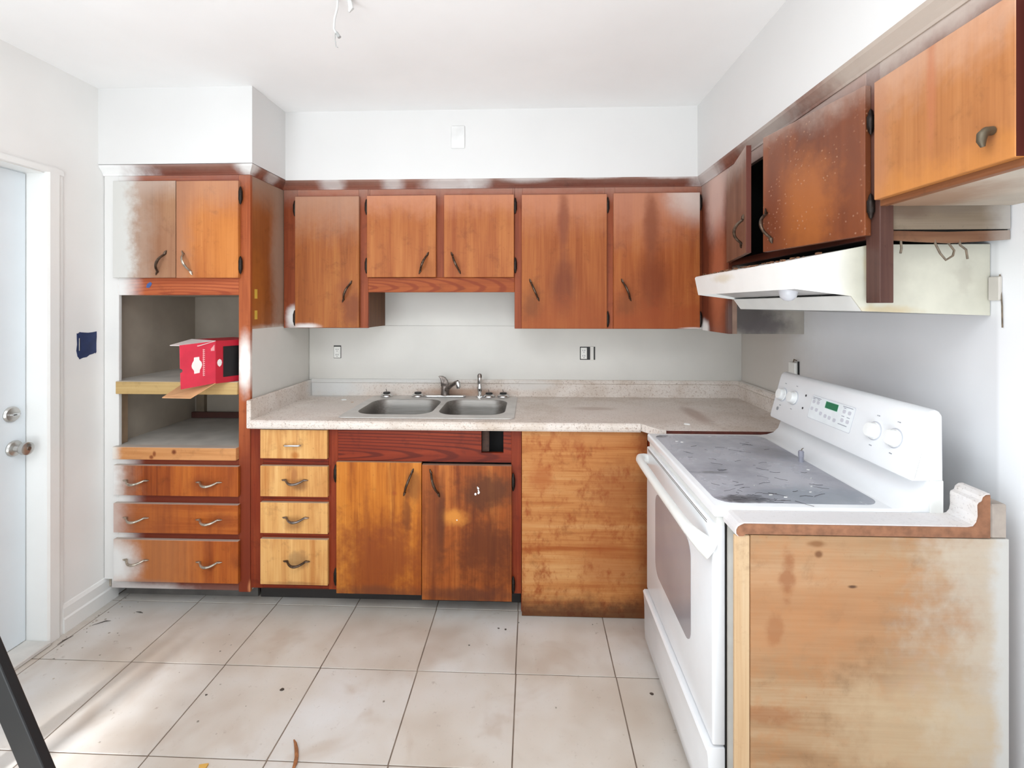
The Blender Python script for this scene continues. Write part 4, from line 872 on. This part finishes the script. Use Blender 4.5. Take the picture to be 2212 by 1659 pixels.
MB().lathe([(0, 0), (0.003, 0), (0.003, 0.0006), (0, 0.0006)], onp(2.062, 0.036, 0.0002), sn_, 12).build('emblem', plain('emblem_grey_core', (150, 152, 156), 0.4), cpan)
# front: vent strip, door, drawer
vs = MB().box(0.520, 0.546, RY0+0.008, RY1-0.008, 0.884, 0.912, 0.001).build('vent_strip', M['cream_enamel'], rg)
dm = plain('vent_dark', (88, 78, 66), 0.7)
od = MB().box(0.508, 0.545, RY0+0.006, RY1-0.006, 0.276, 0.890, 0.006, 3).build('oven_door', W, rg, True)
for z in (0.8835, 0.8775): MB().box(0.5072, 0.5082, RY0+0.05, RY1-0.03, z, z+0.0016).build('vent_slot', dm, od)
tw = NT('oven_window_glass'); c = tw.ramp(tw.noise(tw.pos, 3, 2), [(0.3, lin((150, 145, 149))), (0.7, lin((166, 160, 162)))])
MB().prism(rrect(1.530, 1.955, 0.425, 0.752, 0.05, 6), 'X', 0.5066, 0.5084).build('window', tw.done(c, 0.12, 0, 0.6), od)
hp = [(0.512, 2.088, 0.838), (0.490, 2.085, 0.842), (0.474, 2.072, 0.846), (0.466, 2.045, 0.848), (0.463, 1.98, 0.848), (0.461, 1.73, 0.847), (0.463, 1.49, 0.846), (0.466, 1.425, 0.844), (0.476, 1.395, 0.838), (0.492, 1.376, 0.826), (0.512, 1.366, 0.812)]
MB().tube(hp, 0.016, 14, [0.021, 0.020, 0.0185, 0.017, 0.016, 0.0155, 0.016, 0.0175, 0.021, 0.026, 0.030], flat=1.0).build('handle', M['cream_enamel'], od, True)
dp = [(0.545, 0.050), (0.506, 0.050), (0.500, 0.058), (0.498, 0.10), (0.497, 0.20), (0.494, 0.245), (0.491, 0.262), (0.497, 0.270), (0.545, 0.270)]
MB().prism(dp, 'Y', RY0+0.006, RY1-0.006, 0.003, 2).build('drawer', W, rg, True)
MB().box(0.541, 0.5455, RY0+0.003, RY1-0.003, 0.06, 0.905).build('gasket', M['black'], rg)
# things on the cooktop
ig = thing('burner_plug', 'small grey metal plug standing near the back of the glass cooktop', 'plug', (1.010, 1.756, 0.9446))
MB().lathe([(0, 0), (0.0085, 0), (0.0085, 0.018), (0.0095, 0.019), (0.0095, 0.036), (0.006, 0.040), (0, 0.040)], (0.965, 1.742, 0.9446), (0, 0, 1), 16).build('barrel', plain('plug_grey', (160, 160, 172), 0.35, 0.3), ig, True)
MB().tube([(0.965, 1.742, 0.984), (0.967, 1.738, 0.992), (0.966, 1.730, 0.996)], 0.0014, 6).build('pigtail', wirem, ig)
rr = random.Random(11)
b = MB()
for x, y, l, a in ((0.595, 1.98, 0.02, 0.2), (0.612, 1.97, 0.015, -0.3), (0.86, 1.50, 0.012, 0.5), (0.70, 1.43, 0.018, 0.1), (0.735, 1.415, 0.014, -0.2), (0.83, 1.455, 0.013, 0.2), (0.935, 1.655, 0.014, -0.4), (0.90, 1.57, 0.012, 0.7), (0.69, 1.50, 0.01, 1.0)):
    b.obox((x, y, 0.9446), (l*0.6*math.cos(a), l*0.6*math.sin(a), 0), (-0.003*math.sin(a)+0.002, 0.003*math.cos(a), 0), (0, 0, 0.0015))
o = b.build('crumbs', M['debris_white'], None, kind='stuff'); tag(o, 'white flakes scattered on the dark glass cooktop', 'debris')
b = MB()
for k in range(60):
    x, y, a, l = rr.uniform(0.55, 0.95), rr.uniform(1.40, 2.0), rr.uniform(-0.9, 0.5), rr.uniform(0.006, 0.05)
    if k % 2: y = 1.38+abs(rr.gauss(0, 0.09)); x = 0.66+rr.gauss(0, 0.06)
    if not (0.56 < x and x+l < 0.97): continue
    b.tube([(x, y, 0.9450), (x+l*0.5*math.cos(a), y+l*0.5*math.sin(a)+rr.uniform(-0.006, 0.006), 0.9451), (x+l*math.cos(a), y+l*math.sin(a), 0.9450)], rr.uniform(0.0003, 0.0006), 4)
o = b.build('hair_fluff', plain('fluff_dark', (64, 58, 60), 0.9), None, kind='stuff'); tag(o, 'dark hairs and fluff lying on the glass cooktop', 'debris')

# ---------------------------------------------------------------- counter end right of the range
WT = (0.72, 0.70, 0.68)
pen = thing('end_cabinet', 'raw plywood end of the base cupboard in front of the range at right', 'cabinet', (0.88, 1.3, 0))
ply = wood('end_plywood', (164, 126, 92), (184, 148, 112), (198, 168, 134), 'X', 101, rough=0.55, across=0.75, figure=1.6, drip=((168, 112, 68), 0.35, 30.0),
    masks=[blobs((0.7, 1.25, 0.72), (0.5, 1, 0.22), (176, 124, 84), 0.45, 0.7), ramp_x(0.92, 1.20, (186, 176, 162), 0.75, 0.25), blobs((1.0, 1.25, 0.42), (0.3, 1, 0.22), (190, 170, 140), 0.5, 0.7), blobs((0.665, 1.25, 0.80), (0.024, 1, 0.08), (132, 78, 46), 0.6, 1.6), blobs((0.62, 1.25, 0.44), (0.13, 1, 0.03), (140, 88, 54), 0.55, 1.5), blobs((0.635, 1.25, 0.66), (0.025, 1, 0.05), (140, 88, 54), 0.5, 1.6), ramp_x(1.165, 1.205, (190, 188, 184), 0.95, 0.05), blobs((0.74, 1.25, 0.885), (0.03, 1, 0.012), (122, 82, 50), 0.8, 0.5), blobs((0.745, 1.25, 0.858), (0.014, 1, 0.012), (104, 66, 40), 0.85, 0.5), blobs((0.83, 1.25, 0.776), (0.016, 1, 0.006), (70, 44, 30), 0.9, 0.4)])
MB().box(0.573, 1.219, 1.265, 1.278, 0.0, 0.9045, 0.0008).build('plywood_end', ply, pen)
MB().box(0.533, 0.5725, 1.268, 1.279, 0.0, 0.902, 0.002).build('corner_post', wood('pine_post', (204, 166, 124), (220, 186, 146), (228, 200, 164), 'Z', 103, rough=0.5, across=1.5), pen)
MB().box(0.60, 1.215, 1.279, 1.340, 0.0, 0.90).build('carcass', plain('carcass_wood', (150, 110, 80), 0.7), pen)
MB().box(1.178, 1.217, 1.268, 1.34, 0.905, 0.992, 0.003).build('cleat', plain('grey_cleat', (164, 152, 142), 0.7, var=0.06, scale=30), pen)
pc = thing('counter_end', 'short laminate counter strip with a raw edge between the range and the plywood end', 'countertop', (0.85, 1.3, 0.905))
top = [(0.5335, 0.918), (0.537, 0.928), (0.545, 0.9335), (0.556, 0.9365), (1.118, 0.9365), (1.130, 0.9395), (1.137, 0.948), (1.140, 0.962), (1.139, 0.990), (1.141, 0.998), (1.150, 1.003), (1.153, 1.012), (1.162, 1.019), (1.173, 1.020),
       (1.173, 0.9065), (0.560, 0.9065), (0.553, 0.900), (0.541, 0.900), (0.534, 0.906)]
MB().prism(top, 'Y', 1.267, 1.3435).build('top', LAM, pc)
ins = [(0.537, 0.917), (0.541, 0.925), (0.549, 0.930), (0.557, 0.9335), (1.118, 0.9335), (1.1315, 0.936), (1.140, 0.947), (1.1435, 0.962), (1.1425, 0.990), (1.145, 0.995), (1.153, 1.000), (1.156, 1.010), (1.163, 1.016), (1.172, 1.017), (1.172, 0.9075), (0.560, 0.9075), (0.553, 0.9015), (0.542, 0.9015), (0.537, 0.907)]
MB().prism(ins, 'Y', 1.2640, 1.2672).build('raw_edge', M['mdf'], pc, label='raw brown particle board edge')

# ---------------------------------------------------------------- electrical bits
def outlet_body(parent, x, z, y, w, h):
    MB().box(x-w/2, x+w/2, y-0.006, y-0.0002, z-h/2, z+h/2, 0.002).build('receptacle', M['paper_white'], parent)
    b = MB()
    for dz in (h*0.26, -h*0.22):
        for dx in (-0.006, 0.006): b.box(x+dx-0.0014, x+dx+0.0014, y-0.0066, y-0.0058, z+dz-0.004, z+dz+0.004)
        b.box(x-0.002, x+0.002, y-0.0066, y-0.0058, z+dz-0.013, z+dz-0.009)
    b.build('slots', M['black'], parent)
YW = YB-0.006
o1 = thing('outlet', 'bare wall outlet without a plate left of the sink', 'outlet', (-1.206, YW, 1.207))
MB().box(-1.229, -1.182, YW-0.0012, YW-0.0002, 1.170, 1.2495).build('box_opening', M['black'], o1)
outlet_body(o1, -1.2055, 1.2075, YW-0.001, 0.042, 0.070)
o2 = thing('outlet', 'double gang outlet hole without a plate on the wall right of the sink', 'outlet', (0.355, YW, 1.207))
MB().box(0.309, 0.402, YW-0.0012, YW-0.0002, 1.166, 1.2465).build('box_opening', M['black'], o2)
outlet_body(o2, 0.3325, 1.2065, YW-0.001, 0.038, 0.070)
MB().box(0.371, 0.393, YW-0.005, YW-0.001, 1.164, 1.250, 0.002).build('wall_sliver', M['wall_back'], o2)
o3 = thing('outlet', 'small white wall outlet with a plug above the far end of the range', 'outlet', (1.285, 2.385, 1.20))
MB().box(XR-0.018, XR-0.0005, 2.345, 2.405, 1.165, 1.225, 0.004).build('plug_body', M['paper_white'], o3)
MB().tube([(XR-0.012, 2.37, 1.225), (XR-0.014, 2.36, 1.24), (XR-0.010, 2.345, 1.236)], 0.003, 6).build('cord', wirem, o3)
MB().box(XR-0.006, XR-0.0005, 2.338, 2.345, 1.160, 1.232).build('shadow_gap', M['black'], o3)
tag(MB().box(-0.431, -0.356, 2.612, 2.6198, 2.362, 2.486, 0.003).build('cover_plate', plain('plate_white', (226, 225, 223), 0.4)), 'blank white cover plate on the soffit above the sink', 'cover plate')
# ragged blue patch with the metal side of a switch box on the left wall
sw = thing('switch_box', 'ragged dark blue switch box opening on the left wall beside the door', 'switch box', (XL, 2.24, 1.31))
rg_ = random.Random(2); P = []
for (ya, za), (yb, zb) in zip([(2.187, 1.262), (2.186, 1.368), (2.205, 1.372), (2.291, 1.370), (2.289, 1.268), (2.27, 1.262), (2.20, 1.244)], [(2.186, 1.368), (2.205, 1.372), (2.291, 1.370), (2.289, 1.268), (2.27, 1.262), (2.20, 1.244), (2.187, 1.262)]):
    for k in range(4):
        q = k/4; P.append((ya+(yb-ya)*q+rg_.uniform(-.0025, .0025), za+(zb-za)*q+rg_.uniform(-.003, .003)))
MB().sheet([(XL+0.0004, y, z) for y, z in P], 0.0012, (1, 0, 0)).build('blue_patch', plain('blue_wall_paint', (34, 48, 88), 0.55, var=0.08, scale=30), sw)
MB().box(XL+0.0012, XL+0.004, 2.196, 2.201, 1.285, 1.345, 0.001).build('metal_edge', M['nickel'], sw)
# wires hanging where the ceiling lamp was
cw = thing('ceiling_wires', 'loose lamp wires hanging from the ceiling', 'wires', (-0.66, 1.655, CEIL))
wg = plain('wire_white', (206, 205, 203), 0.5); wg2 = plain('wire_grey', (170, 170, 168), 0.5)
MB().tube([(-0.672, 1.655, CEIL-0.001), (-0.676, 1.66, 2.545), (-0.688, 1.665, 2.510), (-0.692, 1.67, 2.478), (-0.683, 1.67, 2.462)], 0.0042, 8).build('wire', wg, cw, True)
MB().tube([(-0.683, 1.67, 2.466), (-0.672, 1.67, 2.448)], 0.006, 8, [0.0045, 0.0065]).build('wire_nut', wg2, cw, True)
MB().tube([(-0.687, 1.67, 2.47), (-0.688, 1.67, 2.44), (-0.684, 1.67, 2.416), (-0.678, 1.67, 2.412)], 0.0016, 6).build('wire', wg2, cw, True)
MB().tube([(-0.635, 1.652, CEIL-0.001), (-0.628, 1.655, 2.56), (-0.626, 1.66, 2.545), (-0.634, 1.66, 2.530)], 0.008, 8, [0.005, 0.009, 0.010, 0.003]).build('wire', plain('wire_cloth', (212, 211, 208), 0.6), cw, True)

# ---------------------------------------------------------------- litter
def chip(x, y, z, r, mat, label, cat='debris', name='paint_chip', seed=1, h=0.3):
    q = random.Random(seed); pts = []
    for k in range(7):
        a = 2*math.pi*k/7; rr2 = r*q.uniform(0.6, 1.1); pts.append((x+rr2*math.cos(a)*1.3, y+rr2*math.sin(a), z))
    return tag(MB().sheet(pts, r*h).build(name, mat), label, cat)
chip(0.738, 2.285, 0.9403, 0.014, M['debris_white'], 'white curled chip on the counter corner beside the range', seed=4)
chip(-1.100, 2.80, 0.9403, 0.013, M['debris_white'], 'white chip on the counter left of the sink, the farther back', seed=5)
chip(-1.028, 2.735, 0.9403, 0.008, plain('tan_chip', (196, 170, 150), 0.7), 'tan chip on the counter just left of the left bowl', seed=6)
tag(MB().tube([(-0.812, 1.622, 0.004), (-0.800, 1.608, 0.006), (-0.785, 1.585, 0.006), (-0.772, 1.560, 0.005), (-0.764, 1.535, 0.006), (-0.762, 1.510, 0.005)], 0.005, 8, [0.002, 0.0045, 0.006, 0.006, 0.0065, 0.003], flat=0.6).build('twig', plain('twig_brown', (150, 96, 58), 0.8, var=0.15, scale=80), None, True), 'curved brown twig or leaf strip on the floor tiles', 'twig')
chip(-1.06, 1.515, 0.0005, 0.014, plain('yellow_leaf', (206, 160, 80), 0.8), 'yellowish leaf scrap at the bottom edge of the floor', 'leaf', 'leaf_scrap', 8, 0.4)
for i, (x, y, r, lb) in enumerate(((0.470, 1.868, 0.006, 'dark crumb on the tile beside the range drawer'), (-0.112, 2.215, 0.005, 'dark crumb below the right sink cupboard door'), (-0.145, 2.222, 0.004, 'smaller dark crumb below the right sink cupboard door'),
        (-0.967, 1.835, 0.007, 'dark flake on the tile in the middle of the floor'), (-1.245, 1.80, 0.004, 'dark speck on the bright strip of floor'))):
    chip(x, y, 0.0006, r, M['debris_dark'], lb, 'debris', 'crumb', 20+i, 0.3)
for i, (pts, lb) in enumerate((([(-2.085, 2.04, 0.002), (-2.082, 2.07, 0.003), (-2.07, 2.10, 0.002)], 'dark sliver of debris on the floor near the door casing'), ([(-2.05, 2.17, 0.002), (-2.01, 2.20, 0.004), (-1.99, 2.205, 0.002)], 'bent dark strip on the floor near the left baseboard'), ([(-1.925, 2.275, 0.002), (-1.90, 2.27, 0.004), (-1.885, 2.268, 0.002)], 'short dark strip on the floor before the tall cupboard'))):
    tag(MB().tube(pts, 0.003, 6, [0.001]+[0.003]*(len(pts)-2)+[0.001], flat=0.5).build('debris_strip', M['debris_dark']), lb, 'debris')
b = MB(); rr = random.Random(9)
for k in range(80):
    x, y = rr.uniform(-2.08, 0.45), rr.uniform(1.5, 2.28)
    if k % 2: x, y = -2.1+abs(rr.gauss(0, 0.12)), rr.uniform(1.95, 2.38)
    r = rr.uniform(0.001, 0.0035); b.obox((x, y, 0.0007), (r*2, r*0.6, 0), (-r*0.5, r*1.6, 0), (0, 0, r*0.6))
tag(b.build('floor_grit', plain('grit', (168, 158, 146), 0.9, var=0.3, scale=40), None, kind='stuff'), 'grit and small flakes scattered on the floor tiles', 'grit')

# ---------------------------------------------------------------- black folding stand at the lower left
fs_ = thing('folding_stand', 'black folding stand whose slanting leg enters at the lower left corner', 'stand', (-1.1, 0.9, 0))
blk = plain('black_metal', (22, 24, 26), 0.45, var=0.05)
def bar(a, b2, w, dpt, name):
    a, b2 = V(a), V(b2); u = (b2-a).normalized(); s2 = u.cross(V((0, 1, 0))).normalized(); q = u.cross(s2).normalized()
    return MB().obox(a-s2*w/2-q*dpt/2, b2-a, s2*w, q*dpt, 0.003).build(name, blk, fs_)
lowp, topp = V((-0.995, 1.10, 0.0)), V((-1.397, 1.10, 0.90))
bar(lowp, topp, 0.056, 0.024, 'leg'); bar(lowp+V((0, -0.55, 0)), topp+V((0, -0.55, 0)), 0.056, 0.024, 'leg')
bar(topp+V((0, 0.03, 0)), topp+V((0, -0.58, 0)), 0.05, 0.04, 'top_bar') if False else MB().box(-1.43, -1.36, 0.50, 1.14, 0.89, 0.93, 0.003).build('top_bar', blk, fs_)
for dy in (0, -0.55): bar(V((-1.80, 1.10+dy, 0)), topp+V((0, dy, 0)), 0.056, 0.024, 'leg')
